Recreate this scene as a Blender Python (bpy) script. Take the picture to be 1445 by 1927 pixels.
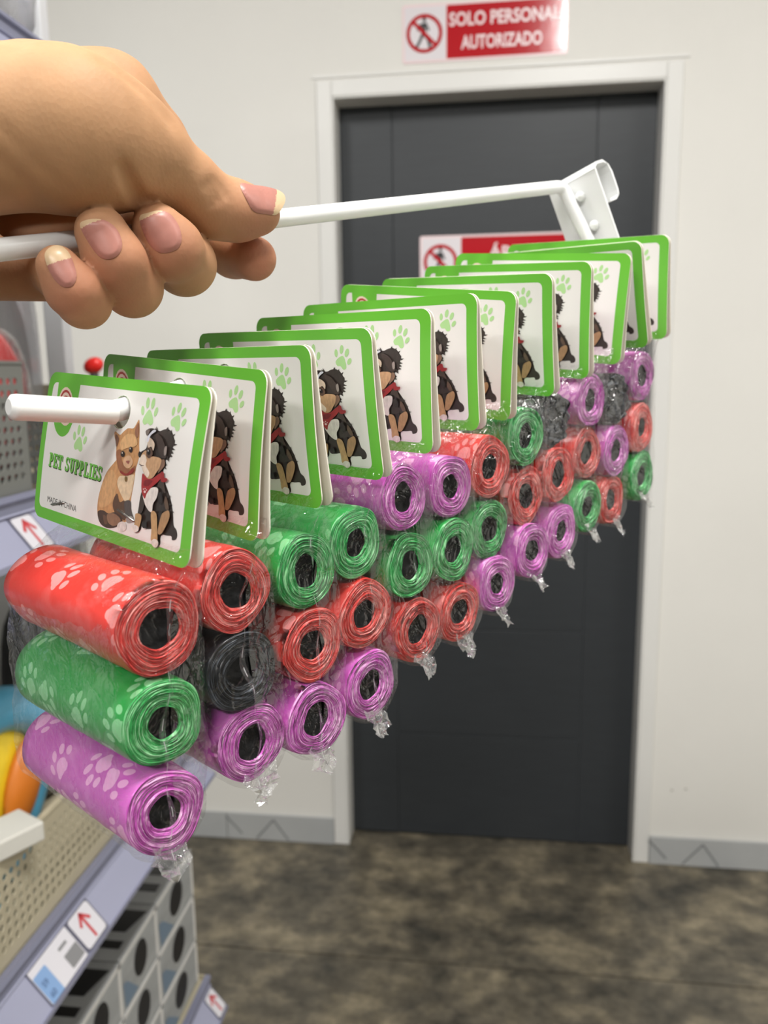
import bpy, bmesh, math, random
import numpy as np
from mathutils import Vector, Matrix
from mathutils.geometry import delaunay_2d_cdt

# ------------------------------------------------------------------ scene, camera, light
for _o in list(bpy.data.objects):
    bpy.data.objects.remove(_o, do_unlink=True)
SC = bpy.context.scene
COL = SC.collection
F, CX, CY = 1540.0, 722.5, 963.5            # focal length in pixels of the 1445 x 1927 frame
CAMZ = 1.413
YAW, PITCH, ROLL = (math.radians(a) for a in (7.382, 9.712, 0.741))


def _rot():
    cy, sy, cp, sp = math.cos(YAW), math.sin(YAW), math.cos(PITCH), math.sin(PITCH)
    fwd = np.array([-sy * cp, cy * cp, -sp])
    right = np.array([cy, sy, 0.0])
    down = np.cross(fwd, right)
    cr, sr = math.cos(ROLL), math.sin(ROLL)
    return np.stack([cr * right + sr * down, -sr * right + cr * down, fwd], 1)


RC = _rot()
CAM = np.array([0, 0, CAMZ])

cam_data = bpy.data.cameras.new('camera')
cam = bpy.data.objects.new('camera', cam_data)
COL.objects.link(cam)
_m = Matrix.Identity(4)
for _i in range(3):
    _m[_i][0], _m[_i][1], _m[_i][2], _m[_i][3] = RC[_i, 0], -RC[_i, 1], -RC[_i, 2], CAM[_i]
cam.matrix_world = _m
cam_data.sensor_fit = 'VERTICAL'
cam_data.sensor_height = 4.94
cam_data.sensor_width = 3.70
cam_data.lens = 4.94 * F / 1927.0
cam_data.clip_start = 0.01
cam_data.dof.use_dof = True
cam_data.dof.focus_distance = 0.265
cam_data.dof.aperture_fstop = 2.2
SC.camera = cam

SC.view_settings.view_transform = 'Standard'
SC.view_settings.look = 'None'
SC.view_settings.gamma = 1.0
SC.view_settings.exposure = 0.0
SC.view_settings.use_curve_mapping = False
SC.cycles.transparent_max_bounces = 28
SC.cycles.max_bounces = 8
SC.cycles.caustics_reflective = False
SC.cycles.caustics_refractive = False

world = bpy.data.worlds.new('store_air')
SC.world = world
world.use_nodes = True
_bg = world.node_tree.nodes['Background']
_bg.inputs[0].default_value = (0.97, 0.98, 1.0, 1)
_bg.inputs[1].default_value = 0.18

CEIL = 3.15
WARM = (1.0, 0.983, 0.955)


def area(name, loc, sx, sy, power, col=(1.0, 0.955, 0.89), rot=(0, 0, 0)):
    l = bpy.data.lights.new(name, 'AREA')
    l.shape = 'RECTANGLE'
    l.size, l.size_y = sx, sy
    l.energy = power
    l.color = col
    o = bpy.data.objects.new(name, l)
    o.location = loc
    o.rotation_euler = rot
    COL.objects.link(o)
    return o


area('ceiling_and_fill_lamp', (0.46, 0.05, CEIL - 0.03), 0.2, 0.9, 54, WARM)
area('ceiling_and_fill_lamp', (0.05, -2.5, CEIL - 0.03), 0.7, 0.3, 62, WARM)
area('ceiling_and_fill_lamp', (-1.1, -2.1, CEIL - 0.03), 0.7, 0.3, 52, WARM)  # added fill, lightens the wire's shadow on the card and the hand
area('ceiling_and_fill_lamp', (2.0, 0.2, CEIL - 0.03), 0.3, 1.2, 24, WARM)
area('ceiling_and_fill_lamp', (-1.15, 0.35, CEIL - 0.03), 0.2, 0.9, 34, WARM)


# ------------------------------------------------------------------ helpers
def ray(u, v):
    """world direction through pixel (u, v), one unit of depth long"""
    return RC @ np.array([(u - CX) / F, (v - CY) / F, 1.0])


def at_depth(u, v, z):
    return CAM + ray(u, v) * z


def cast(u, v, O, N):
    d = ray(u, v)
    return CAM + d * ((np.dot(np.asarray(O) - CAM, N)) / np.dot(d, N))


def lin(c):
    return tuple((x / 255 / 12.92) if x / 255 <= 0.04045 else ((x / 255 + 0.055) / 1.055) ** 2.4 for x in c[:3]) + (1.0,)


MATS = {}


def mat(name, rgb, rough=0.5, spec=0.5, metal=0.0, noise=0.0, nscale=40.0, bump=0.0, bscale=200.0, sss=0.0, coat=0.0, stretch=None):
    """principled material with optional colour mottling and fine bump"""
    if name in MATS:
        return MATS[name]
    m = bpy.data.materials.new(name)
    m.use_nodes = True
    nt = m.node_tree
    b = nt.nodes['Principled BSDF']
    b.inputs['Base Color'].default_value = lin(rgb)
    b.inputs['Roughness'].default_value = rough
    b.inputs['Specular IOR Level'].default_value = spec
    b.inputs['Metallic'].default_value = metal
    if coat:
        b.inputs['Coat Weight'].default_value = coat
        b.inputs['Coat Roughness'].default_value = 0.08
    if sss:
        b.inputs['Subsurface Weight'].default_value = sss
        b.inputs['Subsurface Scale'].default_value = 0.004
        b.inputs['Subsurface Radius'].default_value = (1.0, 0.4, 0.25)
    co = None
    if noise or bump:
        tc = nt.nodes.new('ShaderNodeTexCoord')
        co = tc.outputs['Object']
        if stretch:
            mp = nt.nodes.new('ShaderNodeMapping')
            mp.inputs['Scale'].default_value = stretch
            nt.links.new(co, mp.inputs['Vector'])
            co = mp.outputs['Vector']
    if noise:
        n = nt.nodes.new('ShaderNodeTexNoise')
        n.inputs['Scale'].default_value = nscale
        n.inputs['Detail'].default_value = 5
        nt.links.new(co, n.inputs['Vector'])
        r = nt.nodes.new('ShaderNodeMapRange')
        r.inputs['From Min'].default_value = 0.3
        r.inputs['From Max'].default_value = 0.7
        r.inputs['To Min'].default_value = 1 - noise
        r.inputs['To Max'].default_value = 1 + noise
        nt.links.new(n.outputs['Fac'], r.inputs['Value'])
        mx = nt.nodes.new('ShaderNodeMix')
        mx.data_type = 'RGBA'
        mx.blend_type = 'MULTIPLY'
        mx.inputs[0].default_value = 1
        mx.inputs[6].default_value = lin(rgb)
        nt.links.new(r.outputs['Result'], mx.inputs[7])
        nt.links.new(mx.outputs[2], b.inputs['Base Color'])
    if bump:
        n2 = nt.nodes.new('ShaderNodeTexNoise')
        n2.inputs['Scale'].default_value = bscale
        n2.inputs['Detail'].default_value = 4
        nt.links.new(co, n2.inputs['Vector'])
        bp = nt.nodes.new('ShaderNodeBump')
        bp.inputs['Strength'].default_value = bump
        bp.inputs['Distance'].default_value = 0.001
        nt.links.new(n2.outputs['Fac'], bp.inputs['Height'])
        nt.links.new(bp.outputs['Normal'], b.inputs['Normal'])
    MATS[name] = m
    return m


class MB:
    """collects faces (material slot + colour per face) and builds one mesh object"""

    def __init__(s):
        s.v, s.f, s.mi, s.c, s.sm = [], [], [], [], []

    def add(s, verts, faces, mi=0, col=None, smooth=False):
        b = len(s.v)
        s.v.extend([tuple(map(float, p)) for p in verts])
        for f in faces:
            s.f.append(tuple(b + i for i in f))
            s.mi.append(mi)
            s.c.append(col)
            s.sm.append(smooth)

    def box(s, x0, x1, y0, y1, z0, z1, mi=0, col=None):
        v = [(x, y, z) for z in (z0, z1) for y in (y0, y1) for x in (x0, x1)]
        s.add(v, [(0, 2, 3, 1), (4, 5, 7, 6), (0, 1, 5, 4), (2, 6, 7, 3), (0, 4, 6, 2), (1, 3, 7, 5)], mi, col)

    def tube(s, pts, r, seg=16, mi=0, cap=True):
        pts = [np.asarray(p, float) for p in pts]
        rs = r if hasattr(r, '__len__') else [r] * len(pts)
        tang = []
        for i in range(len(pts)):
            a = pts[max(i - 1, 0)]
            b = pts[min(i + 1, len(pts) - 1)]
            t = b - a
            tang.append(t / np.linalg.norm(t))
        ref = np.array([0, 0, 1.0]) if abs(tang[0][2]) < 0.9 else np.array([1.0, 0, 0])
        x = np.cross(tang[0], ref)
        x /= np.linalg.norm(x)
        V = []
        for p, t, rr in zip(pts, tang, rs):
            x = x - t * np.dot(x, t)
            x /= np.linalg.norm(x)
            y = np.cross(t, x)
            for k in range(seg):
                a = 2 * math.pi * k / seg
                V.append(p + rr * (math.cos(a) * x + math.sin(a) * y))
        Fc = []
        for i in range(len(pts) - 1):
            for k in range(seg):
                k2 = (k + 1) % seg
                Fc.append((i * seg + k, i * seg + k2, (i + 1) * seg + k2, (i + 1) * seg + k))
        s.add(V, Fc, mi, None, True)
        if cap:
            s.add(V[:seg], [tuple(range(seg))[::-1]], mi)
            s.add(V[-seg:], [tuple(range(seg))], mi)

    def extrude(s, prof, y0, y1, mi=0):
        """profile in (x, z) swept along y"""
        n = len(prof)
        V = [(x, y0, z) for x, z in prof] + [(x, y1, z) for x, z in prof]
        s.add(V, [(i, (i + 1) % n, n + (i + 1) % n, n + i) for i in range(n)] + [tuple(range(n))[::-1], tuple(range(n, 2 * n))], mi)

    def build(s, name, mats, parent=None, loc=None):
        me = bpy.data.meshes.new(name)
        me.from_pydata(s.v, [], s.f)
        mats = mats if isinstance(mats, (list, tuple)) else [mats]
        for m in mats:
            me.materials.append(m)
        me.polygons.foreach_set('material_index', s.mi)
        me.polygons.foreach_set('use_smooth', s.sm)
        if any(c is not None for c in s.c):
            at = me.color_attributes.new('Col', 'FLOAT_COLOR', 'CORNER')
            arr = []
            for p, c in zip(me.polygons, s.c):
                arr.extend((c or (1, 1, 1, 1)) * p.loop_total)
            at.data.foreach_set('color', arr)
        me.update()
        return link(name, me, parent, loc)


def link(name, data, parent=None, loc=None):
    o = bpy.data.objects.new(name, data)
    COL.objects.link(o)
    if parent is not None:
        o.parent = parent
    if loc is not None:
        o.location = loc
    return o


def empty(name, loc=(0, 0, 0)):
    o = bpy.data.objects.new(name, None)
    o.empty_display_size = 0.02
    o.location = loc
    COL.objects.link(o)
    return o


def tag(o, label, cat, group=None):
    o['label'] = label
    o['category'] = cat
    if group:
        o['group'] = group
    return o


def struct(o, label=None):
    o['kind'] = 'structure'
    if label:
        o['label'] = label
    return o


def smooth(o):
    o.data.polygons.foreach_set('use_smooth', [True] * len(o.data.polygons))
    return o


def set_bevel(o, w, seg=2):
    m = o.modifiers.new('bevel', 'BEVEL')
    m.width = w
    m.segments = seg
    m.limit_method = 'ANGLE'
    return o


def spline(pts, per=5):
    """closed Catmull-Rom through 2-D points"""
    P = [np.array(p, float) for p in pts]
    n = len(P)
    out = []
    for i in range(n):
        p0, p1, p2, p3 = P[i - 1], P[i], P[(i + 1) % n], P[(i + 2) % n]
        for k in range(per):
            t = k / per
            out.append(0.5 * (2 * p1 + (p2 - p0) * t + (2 * p0 - 5 * p1 + 4 * p2 - p3) * t * t + (3 * p1 - p0 - 3 * p2 + p3) * t ** 3))
    return out


def inside(p, poly):
    x, y = p
    c = False
    n = len(poly)
    j = n - 1
    for i in range(n):
        xi, yi = poly[i]
        xj, yj = poly[j]
        if (yi > y) != (yj > y) and x < (xj - xi) * (y - yi) / (yj - yi) + xi:
            c = not c
        j = i
    return c


def tri2d(outline, holes=(), step=None):
    """triangulates a 2-D outline (with holes), adding interior points every step"""
    V, E = [], []
    loops = [outline] + list(holes)
    for lp in loops:
        b = len(V)
        V += [Vector((float(p[0]), float(p[1]))) for p in lp]
        E += [(b + i, b + (i + 1) % len(lp)) for i in range(len(lp))]
    if step:
        xs = [p[0] for p in outline]
        ys = [p[1] for p in outline]
        nx = int((max(xs) - min(xs)) / step)
        ny = int((max(ys) - min(ys)) / step)
        for i in range(1, nx + 1):
            for j in range(1, ny + 1):
                q = (min(xs) + i * step, min(ys) + j * step)
                if inside(q, outline) and not any(inside(q, h) for h in holes):
                    V.append(Vector(q))
    r = delaunay_2d_cdt(V, E, [], 0, 1e-7)
    vs = [tuple(v) for v in r[0]]
    fs = []
    for f in r[2]:
        c = (sum(vs[i][0] for i in f) / len(f), sum(vs[i][1] for i in f) / len(f))
        if inside(c, outline) and not any(inside(c, h) for h in holes):
            fs.append(tuple(f))
    return vs, fs


def rrect(x0, x1, y0, y1, r, seg=6):
    out = []
    for cx, cy, a0 in ((x1 - r, y1 - r, 0), (x0 + r, y1 - r, 90), (x0 + r, y0 + r, 180), (x1 - r, y0 + r, 270)):
        for k in range(seg + 1):
            a = math.radians(a0 + 90 * k / seg)
            out.append((cx + r * math.cos(a), cy + r * math.sin(a)))
    return out


def densify(poly, step):
    """splits long straight edges so that bent sheets stay bent along their rims"""
    out_ = []
    for i, a in enumerate(poly):
        b_ = poly[(i + 1) % len(poly)]
        k = max(1, int(math.ceil(math.dist(a, b_) / step)))
        out_ += [(a[0] + (b_[0] - a[0]) * t / k, a[1] + (b_[1] - a[1]) * t / k) for t in range(k)]
    return out_


def ellipse(cx, cy, rx, ry, rot=0.0, n=20):
    c, s = math.cos(rot), math.sin(rot)
    return [(cx + rx * math.cos(a) * c - ry * math.sin(a) * s, cy + rx * math.cos(a) * s + ry * math.sin(a) * c)
            for a in (2 * math.pi * k / n for k in range(n))]


def text_mesh(s, bold=0.0):
    cu = bpy.data.curves.new('t', 'FONT')
    cu.body = s
    cu.offset = bold
    cu.resolution_u = 3
    ob = bpy.data.objects.new('t', cu)
    COL.objects.link(ob)
    dg = bpy.context.evaluated_depsgraph_get()
    me = bpy.data.meshes.new_from_object(ob.evaluated_get(dg))
    vs = [(v.co.x, v.co.y) for v in me.vertices]
    fs = [tuple(p.vertices) for p in me.polygons]
    bpy.data.objects.remove(ob)
    bpy.data.curves.remove(cu)
    bpy.data.meshes.remove(me)
    return vs, fs


# ------------------------------------------------------------------ setting
D = 2.25                                    # distance from the camera to the door wall
OX0, OX1, OZ = -0.415, 0.4285, 2.12         # door opening
paint = mat('white_wall_paint', (228, 226, 220), 0.55, 0.3, noise=0.02, nscale=3, bump=0.05, bscale=120)
trim_m = mat('white_trim_enamel', (226, 225, 221), 0.35, 0.5)
b = MB()
b.box(-2.6, OX0, D, D + 0.14, 0, CEIL)
b.box(OX1, 2.6, D, D + 0.14, 0, CEIL)
b.box(OX0, OX1, D, D + 0.14, OZ, CEIL)
wall = struct(b.build('wall_back', paint))
for (u, v) in ((1264, 1487), (1290, 1485)):
    p = cast(u, v, (0, D, 0), (0, 1, 0))
    m_ = MB()
    m_.add([(p[0] + x, D - 0.0006, p[2] + z) for x, z in ellipse(0, 0, 0.0035, 0.003, 0, 10)], [tuple(range(10))[::-1]])
    m_.build('scuff_mark', mat('scuff_grey', (165, 160, 150), 0.7), wall)
b = MB()
b.box(2.6, 2.7, -5, D + 0.1, 0, CEIL)
struct(b.build('wall_right', paint))
b = MB()
b.box(-2.6, 2.6, -5, D + 0.1, CEIL, CEIL + 0.08)
struct(b.build('ceiling', mat('ceiling_white', (215, 214, 210), 0.8, 0.1)))

# door casing, reveal and head
b = MB()
JW = 0.04
for s, x in ((-1, OX0), (1, OX1)):
    b.box(min(x, x + s * JW), max(x, x + s * JW), D - 0.007, D, 0, OZ + JW)
    b.box(min(x, x - s * 0.006), max(x, x - s * 0.006), D - 0.008, D + 0.075, 0, OZ)
b.box(OX0, OX1, D - 0.007, D, OZ, OZ + JW)
b.box(OX0, OX1, D - 0.008, D + 0.075, OZ - 0.006, OZ)
fr = set_bevel(struct(b.build('trim_1', trim_m)), 0.004)
b = MB()                                     # thin raised strip above the casing
b.box(OX0 - JW - 0.012, OX1 + JW + 0.012, D - 0.003, D, OZ + JW + 0.006, OZ + JW + 0.014)
set_bevel(struct(b.build('trim_2', trim_m)), 0.002)

# door leaf: stiles and boards set off by narrow grooves
door_m = mat('charcoal_door_laminate', (54, 57, 60), 0.42, 0.34, noise=0.06, nscale=18, stretch=(0.6, 1, 9))
groove_m = mat('door_groove_light', (84, 87, 90), 0.5, 0.3)
YD = D + 0.07
b = MB()
b.box(OX0 + 0.006, OX1 - 0.006, YD + 0.004, YD + 0.044, 0.004, OZ - 0.006)
door = struct(b.build('door_1', groove_m))
gl, gr = -0.265, 0.272
def door_piece(name, x0, x1, z0, z1):
    q = MB()
    q.box(x0, x1, YD, YD + 0.006, z0, z1)
    return set_bevel(q.build(name, door_m, door), 0.0012)
door_piece('stile', OX0 + 0.006, gl - 0.0018, 0.006, OZ - 0.006)
door_piece('stile', gr + 0.0018, OX1 - 0.006, 0.006, OZ - 0.006)
zs = [0.006, 0.335, 0.665, 0.995, 1.325, 1.655, OZ - 0.006]
for i in range(6):
    door_piece('panel', gl, gr, zs[i] + 0.0015, zs[i + 1] - 0.0015)

# skirting tiles
tile_m = mat('grey_skirting_tile', (176, 178, 178), 0.35, 0.5, noise=0.03, nscale=12)
vein_m = mat('dark_tile_vein', (120, 122, 124), 0.5)
grout_m = mat('skirting_grout', (150, 150, 148), 0.8)
for name, x0, x1, seeds in (('baseboard_right', OX1 + JW, 2.6, 0.62), ('baseboard_left', -2.6, OX0 - JW, -0.6)):
    b = MB()
    b.box(x0, x1, D - 0.006, D, 0, 0.082)
    bb = struct(b.build(name, grout_m))
    step = 0.335
    n = int((x1 - x0) / step) + 1
    for i in range(n):
        if name == 'baseboard_right':
            a, c = x0 + i * step, min(x0 + (i + 1) * step, x1)
        else:
            c, a = x1 - i * step, max(x1 - (i + 1) * step, x0)
        if c - a < 0.02:
            continue
        q = MB()
        q.box(a + 0.001, c - 0.001, D - 0.011, D - 0.004, 0.001, 0.086)
        t = set_bevel(q.build('tile', tile_m, bb), 0.001)
        mid = (a + c) / 2 - 0.02
        q = MB()
        for x_a, z_a, x_b, z_b in ((mid - 0.055, 0.006, mid, 0.07), (mid, 0.07, mid + 0.045, 0.006), (mid - 0.15, 0.075, mid - 0.1, 0.02)):
            dx, dz = x_b - x_a, z_b - z_a
            l = math.hypot(dx, dz)
            ox, oz = -dz / l * 0.0025, dx / l * 0.0025
            q.add([(x_a + ox, D - 0.0114, z_a + oz), (x_b + ox, D - 0.0114, z_b + oz), (x_b - ox, D - 0.0114, z_b - oz), (x_a - ox, D - 0.0114, z_a - oz)], [(0, 1, 2, 3)])
        q.build('vein', vein_m, t)


# floor: polished, blotched concrete with one saw-cut joint
def floor_material():
    m = bpy.data.materials.new('blotched_polished_concrete')
    m.use_nodes = True
    nt = m.node_tree
    bs = nt.nodes['Principled BSDF']
    tc = nt.nodes.new('ShaderNodeTexCoord')
    mp = nt.nodes.new('ShaderNodeMapping')
    mp.inputs['Scale'].default_value = (1.0, 1.2, 1)
    nt.links.new(tc.outputs['Object'], mp.inputs['Vector'])
    n1 = nt.nodes.new('ShaderNodeTexNoise')
    n1.inputs['Scale'].default_value = 5.2
    n1.inputs['Detail'].default_value = 9
    n1.inputs['Roughness'].default_value = 0.68
    n1.inputs['Distortion'].default_value = 0.15
    n2 = nt.nodes.new('ShaderNodeTexNoise')
    n2.inputs['Scale'].default_value = 22
    n2.inputs['Detail'].default_value = 6
    n3 = nt.nodes.new('ShaderNodeTexNoise')
    n3.inputs['Scale'].default_value = 0.9
    for n in (n1, n2, n3):
        nt.links.new(mp.outputs['Vector'], n.inputs['Vector'])
    r1 = nt.nodes.new('ShaderNodeValToRGB')
    e = r1.color_ramp.elements
    e[0].position, e[0].color = 0.36, lin((60, 58, 52))
    e[1].position, e[1].color = 0.68, lin((140, 130, 108))
    x = e.new(0.5)
    x.color = lin((94, 88, 76))
    nt.links.new(n1.outputs['Fac'], r1.inputs['Fac'])
    r2 = nt.nodes.new('ShaderNodeMapRange')
    r2.inputs['From Min'].default_value = 0.3
    r2.inputs['From Max'].default_value = 0.7
    r2.inputs['To Min'].default_value = 0.72
    r2.inputs['To Max'].default_value = 1.25
    nt.links.new(n2.outputs['Fac'], r2.inputs['Value'])
    mx = nt.nodes.new('ShaderNodeMix')
    mx.data_type = 'RGBA'
    mx.blend_type = 'MULTIPLY'
    mx.inputs[0].default_value = 1
    nt.links.new(r1.outputs['Color'], mx.inputs[6])
    nt.links.new(r2.outputs['Result'], mx.inputs[7])
    nt.links.new(mx.outputs[2], bs.inputs['Base Color'])
    rr = nt.nodes.new('ShaderNodeMapRange')
    rr.inputs['To Min'].default_value = 0.25
    rr.inputs['To Max'].default_value = 0.6
    nt.links.new(n3.outputs['Fac'], rr.inputs['Value'])
    nt.links.new(rr.outputs['Result'], bs.inputs['Roughness'])
    bs.inputs['Specular IOR Level'].default_value = 0.35
    return m


fm = floor_material()
YJ = cast(900, 1818, (0, 0, 0), (0, 0, 1))[1]   # the joint across the floor
b = MB()
b.box(-2.6, 2.6, -5, D + 0.2, -0.06, -0.004)
floor = struct(b.build('floor', mat('joint_filler', (58, 54, 46), 0.9)))
for y0, y1 in ((-5, YJ - 0.0025), (YJ + 0.0025, D + 0.2)):
    q = MB()
    q.box(-2.6, 2.6, y0, y1, -0.05, 0)
    q.build('slab', fm, floor)


# ------------------------------------------------------------------ warning signs
red_m = mat('sign_red_gloss', (186, 26, 36), 0.12, 0.5, bump=0.12, bscale=60)
signw_m = mat('sign_white_gloss', (232, 226, 230), 0.12, 0.5, bump=0.12, bscale=60)
pinkt_m = mat('sign_letter_white', (238, 214, 216), 0.3, 0.5)
black_ink = mat('black_ink', (34, 34, 36), 0.45)


def wall_sign(name, label, x0, x1, z0, z1, y, lines, icon_w):
    root = tag(empty(name, ((x0 + x1) / 2, y, z0)), label, 'sign')
    ox, oz = (x0 + x1) / 2, z0

    def flat(nm, outline, m, dy, holes=()):
        vs, fs = tri2d(outline, holes)
        q = MB()
        q.add([(vx - ox, -0.002 - dy, vz - oz) for vx, vz in vs], [f[::-1] for f in fs])
        o = q.build(nm, m, root)
        # the CDT winding is counter-clockwise in (x, z): turn the faces to the viewer
        return o
    q = MB()
    pts = rrect(x0, x1, z0, z1, 0.006, 4)
    n = len(pts)
    q.add([(px - ox, -0.002, pz - oz) for px, pz in pts] + [(px - ox, 0, pz - oz) for px, pz in pts],
          [tuple(range(n))] + [(i, n + i, n + (i + 1) % n, (i + 1) % n) for i in range(n)])
    q.build('backing_panel', pinkt_m, root)
    mg = 0.006
    xi = x0 + icon_w
    flat('white_panel', rrect(x0 + mg, xi - 0.002, z0 + mg, z1 - mg, 0.003, 3), signw_m, 0.0002)
    flat('red_panel', rrect(xi, x1 - mg * 0.3, z0 + mg, z1 - mg, 0.003, 3), red_m, 0.0002)
    cx, cz = (x0 + xi) / 2, (z0 + z1) / 2
    R = min(icon_w, z1 - z0) * 0.41
    # walking figure
    S = R / 0.5
    fig = [[(-0.04, 0.30), (0.04, 0.30), (0.05, 0.38), (0.0, 0.42), (-0.05, 0.38)],
           [(-0.07, 0.27), (0.06, 0.28), (0.15, 0.08), (0.10, 0.05), (0.05, 0.16), (0.05, 0.0), (0.14, -0.14), (0.20, -0.36), (0.12, -0.38), (0.07, -0.18), (-0.02, -0.07), (-0.10, -0.22), (-0.18, -0.36), (-0.25, -0.32), (-0.15, -0.16), (-0.08, 0.02), (-0.10, 0.14), (-0.16, 0.06), (-0.21, 0.09), (-0.15, 0.22)]]
    q = MB()
    for poly in fig:
        vs, fs = tri2d([(cx + px * S, cz + pz * S) for px, pz in poly])
        q.add([(vx - ox, -0.0025, vz - oz) for vx, vz in vs], [f[::-1] for f in fs])
    q.build('walking_figure', black_ink, root)
    flat('ban_ring', ellipse(cx, cz, R, R, 0, 40), red_m, 0.0007, [ellipse(cx, cz, R * 0.8, R * 0.8, 0, 40)])
    c, s = math.cos(math.radians(-45)), math.sin(math.radians(-45))
    hw, hl = R * 0.1, R * 0.86
    flat('ban_bar', [(cx + a * c - d_ * s, cz + a * s + d_ * c) for a, d_ in ((-hl, -hw), (hl, -hw), (hl, hw), (-hl, hw))], red_m, 0.0009)
    for txt, lx0, lx1, lz, lh in lines:
        q = MB()
        vs, fs = text_mesh(txt, 0.03)
        mx0, mx1 = min(v[0] for v in vs), max(v[0] for v in vs)
        q.add([(x0 + lx0 + (vx - mx0) / (mx1 - mx0) * (lx1 - lx0) - ox, -0.0028, z0 + lz + vz / 0.73 * lh - oz) for vx, vz in vs], fs)
        q.build('lettering', pinkt_m, root)
    return root


sx0, sx1, sz0, sz1 = -0.1015 * D, 0.0822 * D, CAMZ + 0.3450 * D, CAMZ + 0.4060 * D
sw, sh = sx1 - sx0, sz1 - sz0
wall_sign('warning_sign', 'red and white no-entry sign on the white wall above the door', sx0, sx1, sz0, sz1, D,
          [('SOLO PERSONAL', 0.288 * sw, 0.955 * sw, 0.60 * sh, 0.23 * sh), ('AUTORIZADO', 0.36 * sw, 0.85 * sw, 0.20 * sh, 0.23 * sh)], 0.272 * sw)
p0 = cast(790, 445, (0, YD, 0), (0, 1, 0))
wall_sign('warning_sign', 'red and white no-entry sign stuck on the grey door', p0[0], p0[0] + sw, p0[2] - sh, p0[2], YD,
          [('ÁREA', 0.45 * sw, 0.74 * sw, 0.55 * sh, 0.23 * sh)], 0.272 * sw)

# ------------------------------------------------------------------ store shelving
cream = mat('cream_powder_coat', (178, 169, 145), 0.45, 0.4, noise=0.04, nscale=20)
lav = mat('lavender_grey_plastic', (150, 152, 174), 0.35, 0.5)
lavd = mat('slate_grey_plastic', (120, 122, 142), 0.4, 0.5)
steel = mat('pale_grey_steel', (196, 198, 200), 0.4, 0.5)
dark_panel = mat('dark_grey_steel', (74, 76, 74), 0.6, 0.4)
XF, XB = -0.45, -0.70
YE = 1.146
RA, RB = (0.0030, -0.0190), (0.0300, -0.0530)      # slope of the ticket strip, from the shelf edge


def perforated(name, m, x, y0, y1, z0, z1, parent, pitch=0.0115, r=0.0036, margin=0.008, th=0.0012):
    """upright sheet in the plane x = const with real staggered holes"""
    q = MB()
    ny = int((y1 - y0 - 2 * margin) / pitch)
    nz = int((z1 - z0 - 2 * margin) / pitch)
    ay = (y1 - y0 - ny * pitch) / 2
    az = (z1 - z0 - nz * pitch) / 2
    h = pitch / 2
    sq = [(h, 0), (h, h), (0, h), (-h, h), (-h, 0), (-h, -h), (0, -h), (h, -h)]
    oc = [(r * math.cos(math.pi * k / 4), r * math.sin(math.pi * k / 4)) for k in range(8)]
    for i in range(ny):
        for j in range(nz):
            cy, cz = y0 + ay + (i + 0.5) * pitch, z0 + az + (j + 0.5) * pitch
            V = [(x, cy + a, cz + c) for a, c in sq] + [(x, cy + a, cz + c) for a, c in oc] + [(x - th, cy + a, cz + c) for a, c in oc] + [(x - th, cy + a, cz + c) for a, c in sq]
            fs = []
            for k in range(8):
                k2 = (k + 1) % 8
                fs += [(k, k2, 8 + k2, 8 + k), (8 + k, 8 + k2, 16 + k2, 16 + k), (16 + k, 16 + k2, 24 + k2, 24 + k)]
            q.add(V, fs)
    q.box(x - th, x, y0, y1, z0, z0 + az)
    q.box(x - th, x, y0, y1, z1 - az, z1)
    q.box(x - th, x, y0, y0 + ay, z0 + az, z1 - az)
    q.box(x - th, x, y1 - ay, y1, z0 + az, z1 - az)
    q.box(x - 0.006, x + 0.001, y0, y1, z1 - 0.001, z1 + 0.002)     # folded top lip
    return q.build(name, m, parent)


gond = tag(empty('store_shelving', (-0.58, 0.8, 0)), 'grey metal store shelving with perforated guards and lavender price rails', 'shelving')
GO = Vector((-0.58, 0.8, 0))


def rel(o):
    """objects modelled in world coordinates, hung under the shelving empty"""
    o.matrix_parent_inverse = Matrix.Translation(-GO)
    return o


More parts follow.
